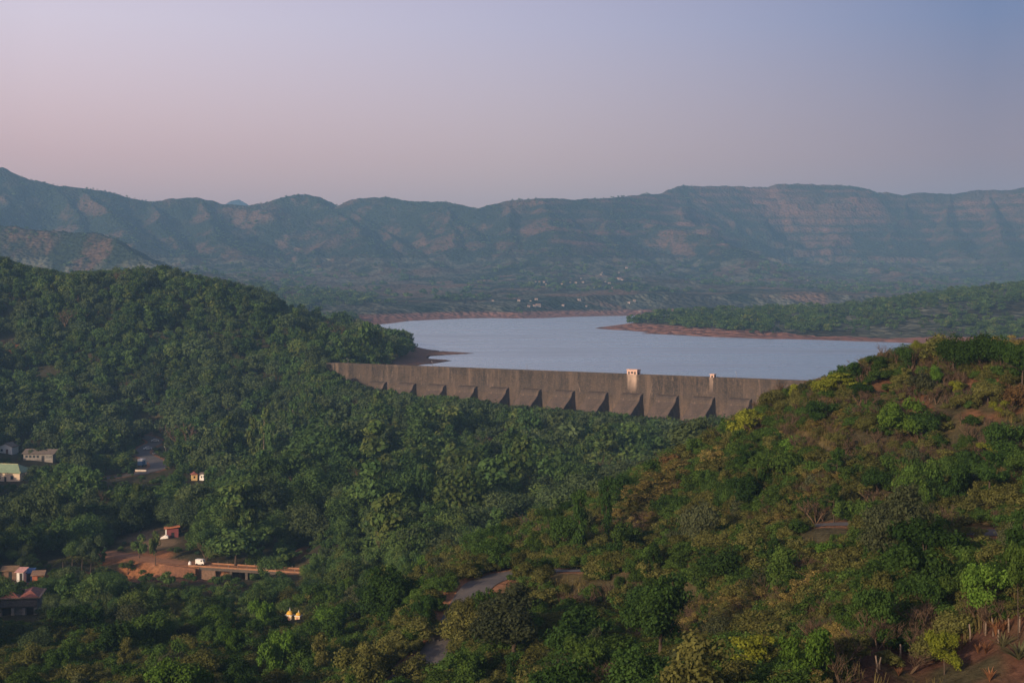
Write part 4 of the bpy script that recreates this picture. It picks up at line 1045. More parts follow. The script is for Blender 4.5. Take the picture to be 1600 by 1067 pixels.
# ---- plants the photo shows clearly: kind, px, foot row, height and width in photo pixels
HAND = [
 ('big',1030,1052,165,165,'dark','large dark green tree with a broad dense crown at the bottom centre'),
 ('big',800,1056,146,185,'grey','large grey green tree standing below the road bend'),
 ('big',618,1012,140,138,'dark','broad dark tree left of the lower road bend'),
 ('big',1408,905,160,150,'grey','large dusky tree in the middle of the right slope'),
 ('column',905,872,116,62,'dark','dark upright tree, left one of the pair on the spur crest'),
 ('column',946,846,112,50,'dark','dark slender tree, right one of the pair on the spur crest'),
 ('round',884,866,66,58,'dark','dark rounded tree at the left foot of the upright pair'),
 ('flat',1178,1085,92,118,'lime','yellow green layered tree lit by the sun at the bottom edge'),
 ('lumpy',1258,1088,118,88,'bright','bright green bushy tree right of the yellow layered tree'),
 ('lumpy',1476,1054,74,60,'lime','lime green bush growing on the bare bank below the posts'),
 ('lumpy',1420,905,70,70,'mid','mid green tree at the right foot of the large dusky tree'),
 ('lumpy',1545,968,94,92,'bright','bright green tree above the line of fence posts'),
 ('tall',1591,1004,150,90,'mid','slender tree with a bare pale trunk behind the fence posts'),
 ('lumpy',1500,960,75,68,'mid','leafy green tree directly left of the bright green one over the posts'),
 ('lumpy',1445,975,80,84,'dark','dark bushy tree above the lower fence posts'),
 ('lumpy',1405,688,68,78,'bright','bright leaved tree on the upper right slope with a hanging left side'),
 ('round',1438,692,56,66,'dark','dark tree tucked against the right side of the bright hanging tree'),
 ('lumpy',1437,802,92,80,'mid','green tree above the large dusky tree'),
 ('lumpy',1482,800,84,70,'dark','dark green tree beside the green one above the large dusky tree'),
 ('lumpy',1562,650,28,36,'lime','small lime green shrub alone on the reddish upper slope'),
 ('lumpy',1538,622,26,22,'olive','small lone tree on the reddish slope under the dark ridge clump'),
 ('round',1490,588,62,66,'dark','left dark tree of the dense ridge clump at the upper right'),
 ('round',1530,590,66,74,'dark','middle dark tree of the dense ridge clump at the upper right'),
 ('round',1564,588,58,52,'dark','right dark tree of the dense ridge clump at the upper right'),
 ('lumpy',1597,612,72,62,'mid','lighter green tree at the right edge of the ridge'),
 ('lumpy',1460,606,34,34,'bright','small bright tree left below the dark ridge clump'),
 ('twig',1382,580,46,46,'dry','bare twiggy bush standing against the water on the ridge'),
 ('twig',1340,598,42,42,'dry','bare twiggy bush lower on the ridge line left of the other'),
 ('twig',1352,650,40,44,'dry','bare brown bush on the slope under the ridge twigs'),
 ('twig',1222,628,36,40,'dry','bare bush on the crest right of the yellow tree before the dam'),
 ('twig',1482,552,40,40,'dry','bare spreading twigs sticking up over the dark ridge clump'),
 ('twig',1560,700,40,50,'dry','bare brown bush on the reddish slope under the lime shrub'),
 ('feather',1060,762,46,90,'straw','straw coloured feathery bush on the spur side'),
 ('feather',1010,790,44,80,'straw','straw coloured feathery bush lower on the spur side'),
 ('feather',1120,735,40,70,'straw','straw coloured feathery bush high on the spur side'),
 ('feather',690,872,40,90,'straw','wide straw coloured brush on the low spur ridge'),
 ('round',1412,578,38,44,'dark','dark bush on the ridge left of the bright small tree'),
 ('lumpy',1165,694,56,70,'lime','yellow green tree on the spur crest in front of the dam end'),
 ('flat',1312,622,38,90,'lime','low spreading yellow green tree on the ridge below the water edge'),
 ('mound',1240,712,32,58,'bright','bright green rounded bush in the dry grass of the spur'),
 ('lumpy',1285,668,44,60,'dark','dark bush in the dry grass below the spreading yellow tree'),
 ('lumpy',1220,940,90,95,'mid','rounded mid green tree on the right slope below the road strip'),
 ('round',1130,925,74,84,'dark','dark green tree in the hollow left of the rounded slope tree'),
 ('lumpy',1180,800,70,78,'dark','dark green tree above the hollow on the spur side'),
 ('lumpy',1215,770,70,80,'mid','spreading green tree high on the spur side'),
 ('lumpy',366,1040,66,48,'bright','bright green tree with three leafy lobes at the lower left'),
 ('lumpy',428,1075,95,60,'bright','tall bright green tree at the bottom left of the grey road patch'),
 ('lumpy',414,1000,70,50,'bright','bright green tree just left of the yellow shrines'),
 ('mound',722,1000,60,70,'olive','olive bush between the two visible patches of the lower road'),
 ('lumpy',728,1004,76,64,'olive','dull tree on the road edge hiding the bend between the grey patches'),
 ('lumpy',721,986,58,50,'olive','olive tree leaning over the narrow middle of the lower road'),
 ('lumpy',664,986,60,46,'dark','small dark tree left of the narrow middle of the lower road'),
 ('lumpy',752,1000,84,52,'mid','green tree hiding the road just under the bend'),
 ('bush',700,1075,46,80,'mid','wide bush at the bottom edge below the grey road patch'),
 ('bush',650,1072,50,70,'olive','dull bush at the bottom edge left of the grey road patch'),
 ('lumpy',735,1078,70,80,'mid','green tree at the bottom edge right of the grey road patch'),
 ('mound',640,895,34,110,'lime','wide yellowish brush dome on the spur ridge'),
 ('feather',700,890,46,80,'olive','feathery olive bush right of the yellowish brush dome'),
 ('mid_round',720,846,112,100,'forest','great round tree alone in the valley beyond the spur'),
 ('mid_round',368,898,62,92,'forest','wide dark tree right behind the bridge'),
 ('mid_lumpy',243,880,50,22,'forest','small upright tree with bare trunk beside the maroon hut'),
 ('mid_lumpy',218,872,38,28,'forest','rounded small tree in the clearing left of the upright one'),
 ('mid_tall',412,748,110,52,'forest','tallest pale trunked tree of the stand in mid valley'),
 ('mid_tall',421,752,92,44,'forest','pale trunked tree right next to the tallest one of the stand'),
 ('mid_tall',458,706,78,46,'forest','pale trunked tree with a bare lower stem behind the stand'),
 ('mid_tall',442,706,64,34,'forest','thin pale trunked tree left of the bare stemmed one'),
 ('mid_tall',395,740,88,40,'forest','leaning pale trunked tree on the left side of the stand'),
 ('mid_tall',238,650,52,26,'forest','tall pale trunked tree above the valley road'),
 ('mid_lumpy',515,868,38,32,'forest','small rounded tree at the edge of the brown clearing'),
 ('mid_round',660,740,70,80,'forest','broad tree crown above the great round tree'),
 ('mid_round',330,850,70,60,'forest','tall dense tree behind the maroon hut'),
 ('mid_flat',640,716,44,92,'forest','wide flat topped tree in the middle of the valley forest'),
 ('mid_flat',818,712,38,84,'forest','flat topped tree in the valley left of the spur'),
 ('mid_column',560,716,66,32,'forest','narrow upright tree rising above the valley canopy'),
 ('mid_column',890,712,56,28,'forest','narrow upright tree in the valley near the dam foot'),
 ('mid_big',575,840,90,96,'forest','large spreading tree behind the brown clearing'),
 ('mid_big',470,790,84,90,'forest','large dense tree between the tall stand and the bridge'),
 ('mid_big',130,800,70,80,'forest','large spreading tree on the left above the palms'),
 ('mid_lumpy',468,596,38,40,'forest','leafy tree beside the left end of the dam'),
 ('mid_round',486,598,32,38,'forest','rounded tree just below the left end of the dam'),
 ('mid_lumpy',450,592,34,38,'forest','leafy tree a little left of the dam end'),
 ('low_round',628,546,30,36,'forest','outermost tree of the headland overhanging the water'),
 ('low_round',612,550,36,36,'forest','second tree of the headland just inland of the outermost'),
 ('low_round',590,566,50,44,'forest','large dark headland tree above the brown mud'),
 ('low_round',565,566,62,44,'forest','tall dark headland tree near the end of the dam'),
]
for k, px, py, hp, wp, mt, lab in HAND:
    g = ground(px, py, 95, 1300)
    if g is None: print('HAND miss', lab); continue
    if g[1] < 330 and not (px > 1180 and py < 625) and k not in ('tall', 'flat', 'twig'): g = (g[0], g[1], g[2] - 0.10 * hp / F * g[1])
    put(k, g, hp / F * g[1], wp / F * g[1], mt, lab)
for px, d, hpx, lab in ((810, 2230, 10, 'tiny lone tree on the red far bank'), (814.5, 2225, 7, 'smaller bush like tree beside the lone tree on the red far bank')):
    x = (px - 800) / F * d; put('far_round', (x, d, hz(x, d)), hpx / F * d, hpx * 0.8 / F * d, 'forest', lab)

# a ragged line of scrub along the crest of the spur
_rr = random.Random(21)
for px in range(1150, 1640, 17):
    px += _rr.uniform(-6, 6); cy = ceil_y('spur', px); g = ground(px, cy + _rr.uniform(24, 46), 150, 330)
    if g is None: continue
    k = _rr.choice(['lumpy', 'bush', 'mound', 'twig', 'feather', 'lumpy', 'round', 'twig']); hp = (PXY(*g)[1] - cy) * (_rr.uniform(0.75, 1.12) if px > 1290 else _rr.uniform(0.6, 0.95)); wp = hp * _rr.uniform(0.8, 1.5)
    put(k, g, hp / F * g[1], wp / F * g[1], _rr.choice(['dark', 'olive', 'mid', 'olive', 'dry', 'grey', 'lime']) if k != 'feather' else 'straw')
for px, py, hp in ((228, 912, 22), (262, 916, 24), (296, 918, 22), (200, 900, 20), (338, 920, 20), (370, 920, 18), (162, 912, 26), (408, 916, 26), (440, 912, 20)):
    g = ground(px, py, 330, 600)
    if g: put('mid_lumpy', g, hp / F * g[1], hp * 1.35 / F * g[1], 'forest')
# ---- random individual trees and shrubs on the near slopes
def fill_near():
    rng = random.Random(3); placed = [(t['loc'][0], t['loc'][1], t['w'] * 0.42) for t in TREES]
    nt = ns = nb = 0; tries = 0
    while tries < 26000 and (nt < 238 or ns < 262):
        tries += 1
        th = rng.uniform(-0.366, 0.366); r = math.sqrt(rng.uniform(106 ** 2, 345 ** 2))
        x, y = r * math.sin(th), r * math.cos(th)
        z = hz(x, y); px, py = PXY(x, y, z)
        if py > 1150: continue
        right = float(sstep(900, 1300, np.array(px))) * (1 if z > -4 else 0.3)
        upper = (px > 950) and z > 19 + (1 - right) * -14 and r > 212
        rd = min(float(dist_line(np.array([x]), np.array([y]), P)[0][0]) - hw for P, hw, _ in ROADS)
        if rd < 0.8 or in_clear(x, y): continue
        if px > 1310 and r < 118: continue
        u = rng.random()
        ptree = 0.28 if upper else (0.5 if right > 0.3 else 0.72)
        if u < ptree and nt < 238:
            k = rng.choice(['round', 'round', 'lumpy', 'lumpy', 'lumpy', 'column'] + (['flat'] if right > 0.2 else []))
            h = rng.uniform(4.6, 9.0) * (0.62 if upper else 1) * (0.78 if right > 0.5 else 1); w = h * rng.uniform(0.85, 1.25) * (0.6 if k == 'column' else 1)
            mt = rng.choice(['dark', 'dark', 'mid', 'mid', 'olive', 'olive', 'grey', 'mid', 'dark', 'bright'] if not upper else ['dark', 'mid', 'olive', 'olive', 'grey', 'lime'])
            typ = 'tree'
        elif ns < 262:
            k = rng.choice(['bush', 'mound', 'feather'] if not upper else ['bush', 'feather', 'twig', 'twig', 'mound'])
            h = rng.uniform(2.2, 4.2); w = h * rng.uniform(1.1, 1.6)
            mt = rng.choice(['olive', 'olive', 'mid', 'grey', 'dry'] if upper else ['mid', 'olive', 'dark', 'grey'])
            typ = 'shrub'
        else: continue
        # crown must stay under the photo's skyline of the spur
        cy = ceil_y('spur', px) if px > 300 else 0
        top = PXY(x, y, z + h)[1]
        if top < cy + 2:
            hn = (CZ - (cy + rng.uniform(2, 14) - YH) / F * y) - z
            if hn < 1.3: continue
            w *= max(0.5, hn / h); h = hn
            if h < 2.6 and typ == 'tree': continue
        if blocked(x, y, z, h, w): continue
        rad = w * 0.42
        if any((x - a) ** 2 + (y - b) ** 2 < (0.66 * (rad + c)) ** 2 for a, b, c in placed): continue
        placed.append((x, y, rad))
        if typ == 'tree': nt += 1
        else: ns += 1
        put(k, (x, y, z - (0.12 * h if k in ('round', 'lumpy', 'column', 'bush', 'mound') else 0.0)), h, w, mt)
    print('near fill', nt, ns, tries)
    return placed
PLACED = fill_near()

# ------------------------------------------------------------------ build the individuals
NAMES = {'big': 'broadleaf_tree', 'round': 'broadleaf_tree', 'lumpy': 'broadleaf_tree', 'flat': 'spreading_tree', 'column': 'upright_tree', 'tall': 'slender_tree', 'bush': 'shrub', 'mound': 'shrub', 'feather': 'feathery_shrub', 'twig': 'bare_shrub'}
SRC = {}
def build_plants():
    rr = random.Random(9)
    for t in TREES:
        key = t['key']; base = key.split('_')[-1]
        if key == 'twig': parts = (None, TWIGS[rr.randrange(len(TWIGS))][0]); 
        else:
            K = KINDS[key]; parts = K[rr.randrange(len(K))]
        nm = NAMES[base] if not key.startswith('mid_tall') else 'pale_trunked_tree'
        o = thing(nm, t['loc'], t['label'], 'tree' if 'tree' in nm else 'shrub', None, t['rz'], (t['w'] * 0.5 / 0.5, t['w'], t['h']))
        t['obj'] = o
        cm, tm = parts
        if cm is not None:
            c = link('crown' if 'tree' in nm else 'foliage', cm, o)
            if t['mat'] != 'forest' or not key.startswith(('mid', 'low', 'far')):
                c.material_slots[0].link = 'OBJECT'; c.material_slots[0].material = LEAF[t['mat']]
            SRC.setdefault((key, KINDS[key].index(parts)), c)
        if tm is not None:
            c = link('trunk' if key != 'twig' else 'branches', tm, o)
            if key == 'twig': SRC.setdefault(('twig', [q[0] for q in TWIGS].index(tm)), c)
build_plants()

# ------------------------------------------------------------------ masses nobody could count: forest and undergrowth
def scatter(name, pts, scl, rot, idx, sources, kind='stuff', mats=None):
    pts = np.asarray(pts, np.float32); n = len(pts)
    me = bpy.data.meshes.new(name); me.vertices.add(n); me.vertices.foreach_set('co', pts.ravel())
    a = me.attributes.new('scl', 'FLOAT_VECTOR', 'POINT'); a.data.foreach_set('vector', np.asarray(scl, np.float32).ravel())
    a = me.attributes.new('rot', 'FLOAT_VECTOR', 'POINT'); a.data.foreach_set('vector', np.asarray(rot, np.float32).ravel())
    a = me.attributes.new('idx', 'INT', 'POINT'); a.data.foreach_set('value', np.asarray(idx, np.int32))
    o = link(name, me); tag(o, kind=kind)
    ng = bpy.data.node_groups.new(name + '_nodes', 'GeometryNodeTree')
    ng.interface.new_socket('Geometry', in_out='INPUT', socket_type='NodeSocketGeometry'); ng.interface.new_socket('Geometry', in_out='OUTPUT', socket_type='NodeSocketGeometry')
    gi = ng.nodes.new('NodeGroupInput'); go = ng.nodes.new('NodeGroupOutput'); jn = ng.nodes.new('GeometryNodeJoinGeometry')
    def attr(nm, ty):
        q = ng.nodes.new('GeometryNodeInputNamedAttribute'); q.data_type = ty; q.inputs[0].default_value = nm; return q.outputs[0]
    s_, r_, i_ = attr('scl', 'FLOAT_VECTOR'), attr('rot', 'FLOAT_VECTOR'), attr('idx', 'INT')
    for k, (so, mat) in enumerate(sources):
        oi = ng.nodes.new('GeometryNodeObjectInfo'); oi.transform_space = 'ORIGINAL'; oi.inputs['Object'].default_value = so; oi.inputs['As Instance'].default_value = False
        g = oi.outputs['Geometry']
        if mat is not None:
            sm = ng.nodes.new('GeometryNodeSetMaterial'); sm.inputs['Material'].default_value = mat; ng.links.new(g, sm.inputs['Geometry']); g = sm.outputs['Geometry']
        cmp_ = ng.nodes.new('FunctionNodeCompare'); cmp_.data_type = 'INT'; cmp_.operation = 'EQUAL'
        ia = [s for s in cmp_.inputs if s.type == 'INT']; ng.links.new(i_, ia[0]); ia[1].default_value = k
        ip = ng.nodes.new('GeometryNodeInstanceOnPoints')
        ng.links.new(gi.outputs[0], ip.inputs['Points']); ng.links.new(cmp_.outputs[0], ip.inputs['Selection']); ng.links.new(g, ip.inputs['Instance'])
        ng.links.new(r_, ip.inputs['Rotation']); ng.links.new(s_, ip.inputs['Scale'])
        ng.links.new(ip.outputs[0], jn.inputs[0])
    ng.links.new(jn.outputs[0], go.inputs[0])
    md = o.modifiers.new('scatter', 'NODES'); md.node_group = ng
    return o

def src_list(keys, mat=None): return [(SRC[k], mat) for k in keys]
def build_forest():
    rng = np.random.default_rng(5)
    MIDK = [k for k in SRC if k[0] in ('mid_round', 'mid_lumpy', 'mid_big')]; TALLK = [k for k in SRC if k[0] in ('mid_tall', 'mid_column', 'mid_flat')]; LOWK = [k for k in SRC if k[0] == 'low_round']; FARK = [k for k in SRC if k[0] == 'far_round']
    NT = len(MIDK + TALLK + LOWK + FARK); HIK = [k for k in SRC if k[0] in ('round', 'lumpy')]
    keys = MIDK + TALLK + LOWK + FARK; n0, n1, n2, n3 = len(MIDK), len(TALLK), len(LOWK), len(FARK)
    print('forest sources', n0, n1, n2, n3)
    P, S, R, I = [], [], [], []
    def add(p, h, w, i):
        P.append(p); S.append((w * rng.uniform(0.8, 1.2), w * rng.uniform(0.8, 1.2), h)); R.append((rng.normal() * 0.10, rng.normal() * 0.10, rng.uniform(0, 6.28))); I.append(i)
    def candidates(r0, r1, spacing, tmax=0.40):
        n = int(tmax * (r1 ** 2 - r0 ** 2) / spacing ** 2)
        th = rng.uniform(-tmax, tmax, n); r = np.sqrt(rng.uniform(r0 ** 2, r1 ** 2, n))
        x, y = r * np.sin(th), r * np.cos(th)
        z, sd, mb, near, rdm, gd = H(x, y, True)
        px, py = PXY(x, y, z)
        return x, y, z, sd, mb, near, rdm, gd, px, py
    def inside_dam(x, y):
        s = (x - DA[0]) * DD[0] + (y - DA[1]) * DD[1]; n = (x - DA[0]) * DN[0] + (y - DA[1]) * DN[1]
        return s, n
    # valley and left hill
    x, y, z, sd, mb, near, rdm, gd, px, py = candidates(285, 1190, 4.3)
    s, n = inside_dam(x, y)
    cl = np.array([in_clear(a, b, -1) for a, b in zip(x, y)])
    dens = fbm(x / 45, y / 45, 81, 3); sp = fbm(x / 38, y / 60, 85, 3)
    ok = (z < 200) & (rdm > 1.6) & ~cl & (sd > 26 - 20 * (x < -70)) & ~((s > -4) & (s < 340) & (n > -6) & (n < 9)) & (dens > -0.62)
    ok &= ~((px > 950) & (y < 330)) & ~((n < 2) & (s > 0) & (z < 6.0)) & ~((z > -28) & (y < 340) & (px > 520))
    ok &= (gd > 2.5) & ~((px > 638) & (y > 780) & (n < 0) & (y < 1300))
    for i in np.nonzero(ok)[0]:
        d = y[i]; big = rng.random() < 0.14; h = float(np.clip(np.exp(rng.normal(1.86, 0.44)), 2.0, 15.5)) * (1.35 if big and y[i] < 640 else 1.0)
        if y[i] > 700 and px[i] < 520: h *= 0.92
        w = h * rng.uniform(0.8, 1.25)
        tall = rng.random() < (0.24 if sp[i] < -0.1 else 0.10); ti = n0 + int(rng.integers(n1)); bare = rng.random() < 0.035
        if tall:
            kk = keys[ti][0]
            if kk == 'mid_flat': w = h * rng.uniform(1.3, 1.8)
            else: h *= rng.uniform(1.15, 1.5); w = h * rng.uniform(0.85, 1.15)
        if 9 < n[i] < 48 and 0 < s[i] < 330:
            h = (CZ - (ceil_y('dam', px[i]) + rng.uniform(-5, 9) - YH) / F * y[i]) - z[i]; h = min(max(h, 3.5), 13.0); w = h * rng.uniform(0.75, 1.1); tall = False
        top = PXY(x[i], y[i], z[i] + h)[1]; lim = None
        if n[i] > 0 and px[i] > 515 and px[i] < 1260 and y[i] > 330: lim = ceil_y('dam', px[i])
        elif px[i] > 1200 and y[i] > 300 and n[i] > -6: lim = ceil_y('spur', px[i]) + 8
        elif px[i] < 660 and y[i] > 780: lim = ceil_y('hill', px[i]) - rng.uniform(-3, 3)
        if lim is not None and top < lim:
            hn = (CZ - (lim + rng.uniform(0, 8) - YH) / F * y[i]) - z[i]
            if hn < 2.5: continue
            w *= hn / h; h = hn; tall = False
        if blocked(x[i], y[i], z[i], h, w):
            h = rng.uniform(1.2, 2.4); w = h * rng.uniform(1.2, 1.8); tall = False
            if blocked(x[i], y[i], z[i], h, w): continue
        if y[i] < 345 and any((x[i] - a) ** 2 + (y[i] - b) ** 2 < (c * 1.1 + w * 0.3) ** 2 for a, b, c in PLACED): continue
        if y[i] < 500 and not tall and not bare and h > 4:
            add((x[i], y[i], z[i] - 0.08 * h), h, w, NT + n0 + 4 + int(rng.integers(len(HIK))) + (len(HIK) if sp[i] > 0.1 or rng.random() < 0.15 else 0)); continue
        add((x[i], y[i], z[i] - 0.2), h, w, NT + n0 + int(rng.integers(4)) if bare else ti if tall else int(rng.integers(n0)) + (NT if sp[i] > 0.1 and rng.random() < 0.75 or rng.random() < 0.12 else 0))
    print('forest near', len(P))
    # peninsula and lake margins
    x, y, z, sd, mb, near, rdm, gd, px, py = candidates(1190, 2300, 8.2)
    dens = fbm(x / 60, y / 70, 82, 3) - 0.12 * (sd > 75)
    ok = (sd > np.where(y > 1900, 175, 38)) & (z > 2.6) & (dens > -0.5) & (px > -60) & (px < 1660) & ~((px > 560) & (px < 900) & (y < 1900))
    low = fbm(x / 40, y / 60, 83, 2)
    for i in np.nonzero(ok)[0]:
        edge = sd[i] < 60
        if low[i] > 0.0 and rng.random() < 0.75 and not edge: continue
        h = rng.uniform(5, 10.5) if rng.random() > (0.5 if not edge else 0.2) else rng.uniform(2.0, 4.5); w = h * rng.uniform(0.95, 1.6)
        add((x[i], y[i], z[i] - 0.3), h, w, n0 + n1 + int(rng.integers(n2)))
    print('forest mid', len(P)); VXY = np.array([(o.location.x, o.location.y) for o, a, b in VILL])
    # far plain and mountain sides
    x, y, z, sd, mb, near, rdm, gd, px, py = candidates(2250, 5300, 17.0, 0.375)
    dens = fbm(x / 170, y / 170, 84, 4); crest = near < 45
    ok = (sd > 175) & (z > 3) & ((dens > -0.10) | crest & (dens > -0.3)) 
    for i in np.nonzero(ok)[0]:
        if rng.random() < (0.8 if mb[i] < 75 and y[i] > 2450 else 0.35 if mb[i] < 75 else 0.88 if near[i] > 60 else 0.2): continue
        if VXY.size and np.min((VXY[:, 0] - x[i]) ** 2 / 300 + np.clip(VXY[:, 1] - y[i], 0, 1e9) ** 2 / 3000 + np.clip(y[i] - VXY[:, 1], 0, 1e9) ** 2 / 100) < 1: continue
        h = (rng.uniform(2.5, 5.5) if near[i] < 60 else rng.uniform(4, 8.5)) if mb[i] > 60 else rng.uniform(6, 12); w = h * rng.uniform(1.1, 2.0)
        if px[i] > 1050 and mb[i] > 60: h *= 0.75
        add((x[i], y[i], z[i] - 0.4), h, w, n0 + n1 + n2 + int(rng.integers(n3)))
    print('forest far', len(P))
    o = scatter('forest', P, S, R, I, src_list(keys, LEAF['forest']) + src_list(MIDK, LEAF['forest_pale']) + src_list([k for k in SRC if k[0] == 'twig'][:4]) + src_list(HIK, LEAF['forest']) + src_list(HIK, LEAF['forest_pale']))
    o['label'] = 'dense green forest covering the valley floor and hills around the lake'
    return o
build_forest()

def build_undergrowth():
    rng = np.random.default_rng(8)
    GK = [k for k in SRC if k[0] in ('mound', 'bush')]; FK = [k for k in SRC if k[0] == 'feather']; TK = [k for k in SRC if k[0] == 'twig']
    srcs = []
    for k in GK[:4]: srcs.append((SRC[k], LEAF['mid']))
    for k in GK[:4]: srcs.append((SRC[k], LEAF['olive']))
    for k in FK[:2]: srcs.append((SRC[k], LEAF['olive']))
    for k in FK[:2]: srcs.append((SRC[k], LEAF['straw']))
    g = len(srcs)
    n = int(0.40 * (345 ** 2 - 100 ** 2) / 1.6 ** 2)
    th = rng.uniform(-0.40, 0.40, n); r = np.sqrt(rng.uniform(100 ** 2, 345 ** 2, n)); x, y = r * np.sin(th), r * np.cos(th)
    z, sd, mb, near, rdm, gd = H(x, y, True); px, py = PXY(x, y, z)
    dens = fbm(x / 25, y / 25, 91, 3); P, S, R, I = [], [], [], []
    P2, S2, R2, I2 = [], [], [], []
    for i in range(n):
        if rdm[i] < 0.5 or in_clear(x[i], y[i]): continue
        up = (px[i] > 950 and z[i] > 20 and r[i] > 205) or (px[i] > 1250 and r[i] < 150)
        bare = px[i] > 1350 and r[i] < 119
        red = px[i] > 1480 and 195 < r[i] < 236
        if bare and rng.random() < 0.96: continue
        if red and rng.random() < 0.6: continue
        dry = (up and dens[i] > -0.35) or (px[i] > 620 and dens[i] > 0.25)
        if dens[i] < -0.5 and not dry: continue
        h = rng.uniform(0.9, 2.4) * (1.0 if up else 1.3); w = h * rng.uniform(1.1, 1.8)
        lim = ceil_y('spur', px[i]) + 4 if px[i] > 500 else 0
        if PXY(x[i], y[i], z[i] + h)[1] < lim: 
            continue
        if blocked(x[i], y[i], z[i], h, w): continue
        t = (x[i], y[i], z[i] - 0.1); rot = (rng.normal() * .06, rng.normal() * .06, rng.uniform(0, 6.28))
        u = rng.random()
        if dry and u < (0.42 if up else 0.25):
            P2.append(t); S2.append((w * 1.1, w * 1.1, h * 1.35)); R2.append(rot); I2.append(int(rng.integers(len(TK))))
        elif dry and u < 0.86 and dens[i] > -0.15 and 930 < px[i] < 1330:
            P.append(t); S.append((w, w, h)); R.append(rot); I.append(8 + int(rng.integers(4)))
        else:
            P.append(t); S.append((w, w, h)); R.append(rot); I.append(int(rng.integers(4)) + (4 if rng.random() < 0.5 else 0))
    print('undergrowth', len(P), len(P2))
    o = scatter('undergrowth', P, S, R, I, srcs); o['label'] = 'low green and olive bushes covering the near slopes'
    o = scatter('dry_brush', P2, S2, R2, I2, [(SRC[k], None) for k in TK]); o['label'] = 'brown leafless brush covering the dry spur'
build_undergrowth()

def build_grass():
    rng = np.random.default_rng(12); V = []; Fc = []
    n = 15000
    th = rng.uniform(-0.1, 0.40, n); r = np.sqrt(rng.uniform(100 ** 2, 290 ** 2, n)); x, y = r * np.sin(th), r * np.cos(th)
    z, sd, mb, near, rdm, gd = H(x, y, True); px, py = PXY(x, y, z); k = 0
    dens = fbm(x / 16, y / 16, 95, 3)
    ok = (z > -6) & (rdm > 5.0) & (dens > -0.05 - 0.5 * ((px > 950) & (px < 1320) & (r > 200))) & ~((px > 1340) & (r < 119) & (rng.random(n) < 0.5))
    m = int(ok.sum()); B = 12
    base = np.repeat(np.stack([x, y, z], 1)[ok], B, 0) + np.c_[rng.normal(0, 0.28, (m * B, 2)), np.zeros(m * B)]
    a = rng.uniform(0, 6.28, m * B); hh = rng.uniform(0.5, 1.25, m * B); lean = rng.uniform(0.1, 0.6, m * B) * hh; w = 0.035 + 0.02 * rng.random(m * B)
    ca, sa = np.cos(a), np.sin(a)
    v0 = base + np.c_[-sa * w, ca * w, -0.1 + 0 * w]; v1 = base + np.c_[sa * w, -ca * w, -0.1 + 0 * w]
    tip = base + np.c_[ca * lean, sa * lean, hh]; t2 = tip + np.c_[sa * 0.02, -ca * 0.02, 0 * hh]
    v = np.stack([v0, v1, t2, tip], 1).reshape(-1, 3); f = np.arange(len(v)).reshape(-1, 4)
    me = mesh_np('dry_grass', v, f, [leaf_mat('dry_grass_blades', (0.150, 0.125, 0.046), (0.215, 0.170, 0.065), None, 0.2)], False, {'clump': ('FACE', 'FLOAT', np.repeat(rng.random(m), B))})
    o = link('dry_grass', me); tag(o, 'tufts of dry straw coloured grass on the spur', kind='stuff')
build_grass()

# dead weeds and strap leaved plants on the bare bank
def rosette(name, px, py, hp, n, mat, label, width=0.05, group=None, ups=(0.5, 1.0)):
    g = ground(px, py, 95, 190)
    if g is None: return
    h = hp / F * g[1]; rr = random.Random(px); bm = bmesh.new()
    for i in range(n):
        a = rr.uniform(0, 6.28); up = rr.uniform(*ups); ln = h * rr.uniform(0.65, 1.1)
        d = Vector((math.cos(a) * (1.1 - up), math.sin(a) * (1.1 - up), up)).normalized(); sd_ = Vector((-math.sin(a), math.cos(a), 0)); prev = None
        for k in range(5):
            t = k / 4; p = d * ln * t + Vector((math.cos(a), math.sin(a), -0.55)) * ln * 0.28 * t * t; wv = width * h * (0.5 + t * 1.6) * (1 - t) ** 0.6 + 0.004
            A = bm.verts.new(p - sd_ * wv); C = bm.verts.new(p + Vector((0, 0, -wv * 0.5))); B = bm.verts.new(p + sd_ * wv)
            if prev: bm.faces.new((prev[0], prev[1], C, A)); bm.faces.new((prev[1], prev[2], B, C))
            prev = (A, C, B)
    me = bpy.data.meshes.new(name); bm.to_mesh(me); bm.free(); me.materials.append(mat)
    o = link(name, me, None, g); tag(o, label, 'plant', group)
AG = leaf_mat('agave_leaves', (0.07, 0.075, 0.035), (0.13, 0.10, 0.05)); DW = leaf_mat('dead_orange_leaves', (0.20, 0.095, 0.045), (0.30, 0.15, 0.07))
rosette('agave', 1592, 1032, 38, 30, AG, 'large strap leaved agave at the right edge of the bare bank', 0.055)
rosette('agave', 1567, 1012, 28, 20, AG, 'pale strap leaved agave on the bank edge left of the large one', 0.05)
for px, py, hp, lab in ((1432,1018,24,'dead orange weed left of the tallest post'),(1445,1020,18,'small dead orange weed right of the tallest post'),(1556,994,32,'tall dead orange weed around a leaning post'),(1540,1022,22,'dead pale orange weed on the bank below the agave pair'),
                        (1528,1020,18,'small dead weed left of the pale orange one'),(1546,1066,26,'upright dead weed at the bottom edge near the corner'),(1404,1056,16,'low dead weed on the lower bank by the stout post'),(1568,988,22,'dead orange weed right of the leaning post')):
    rosette('dead_weed', px, py, hp, 26, DW, lab, 0.035, 'dead weeds on the bare bank', (0.75, 1.0))

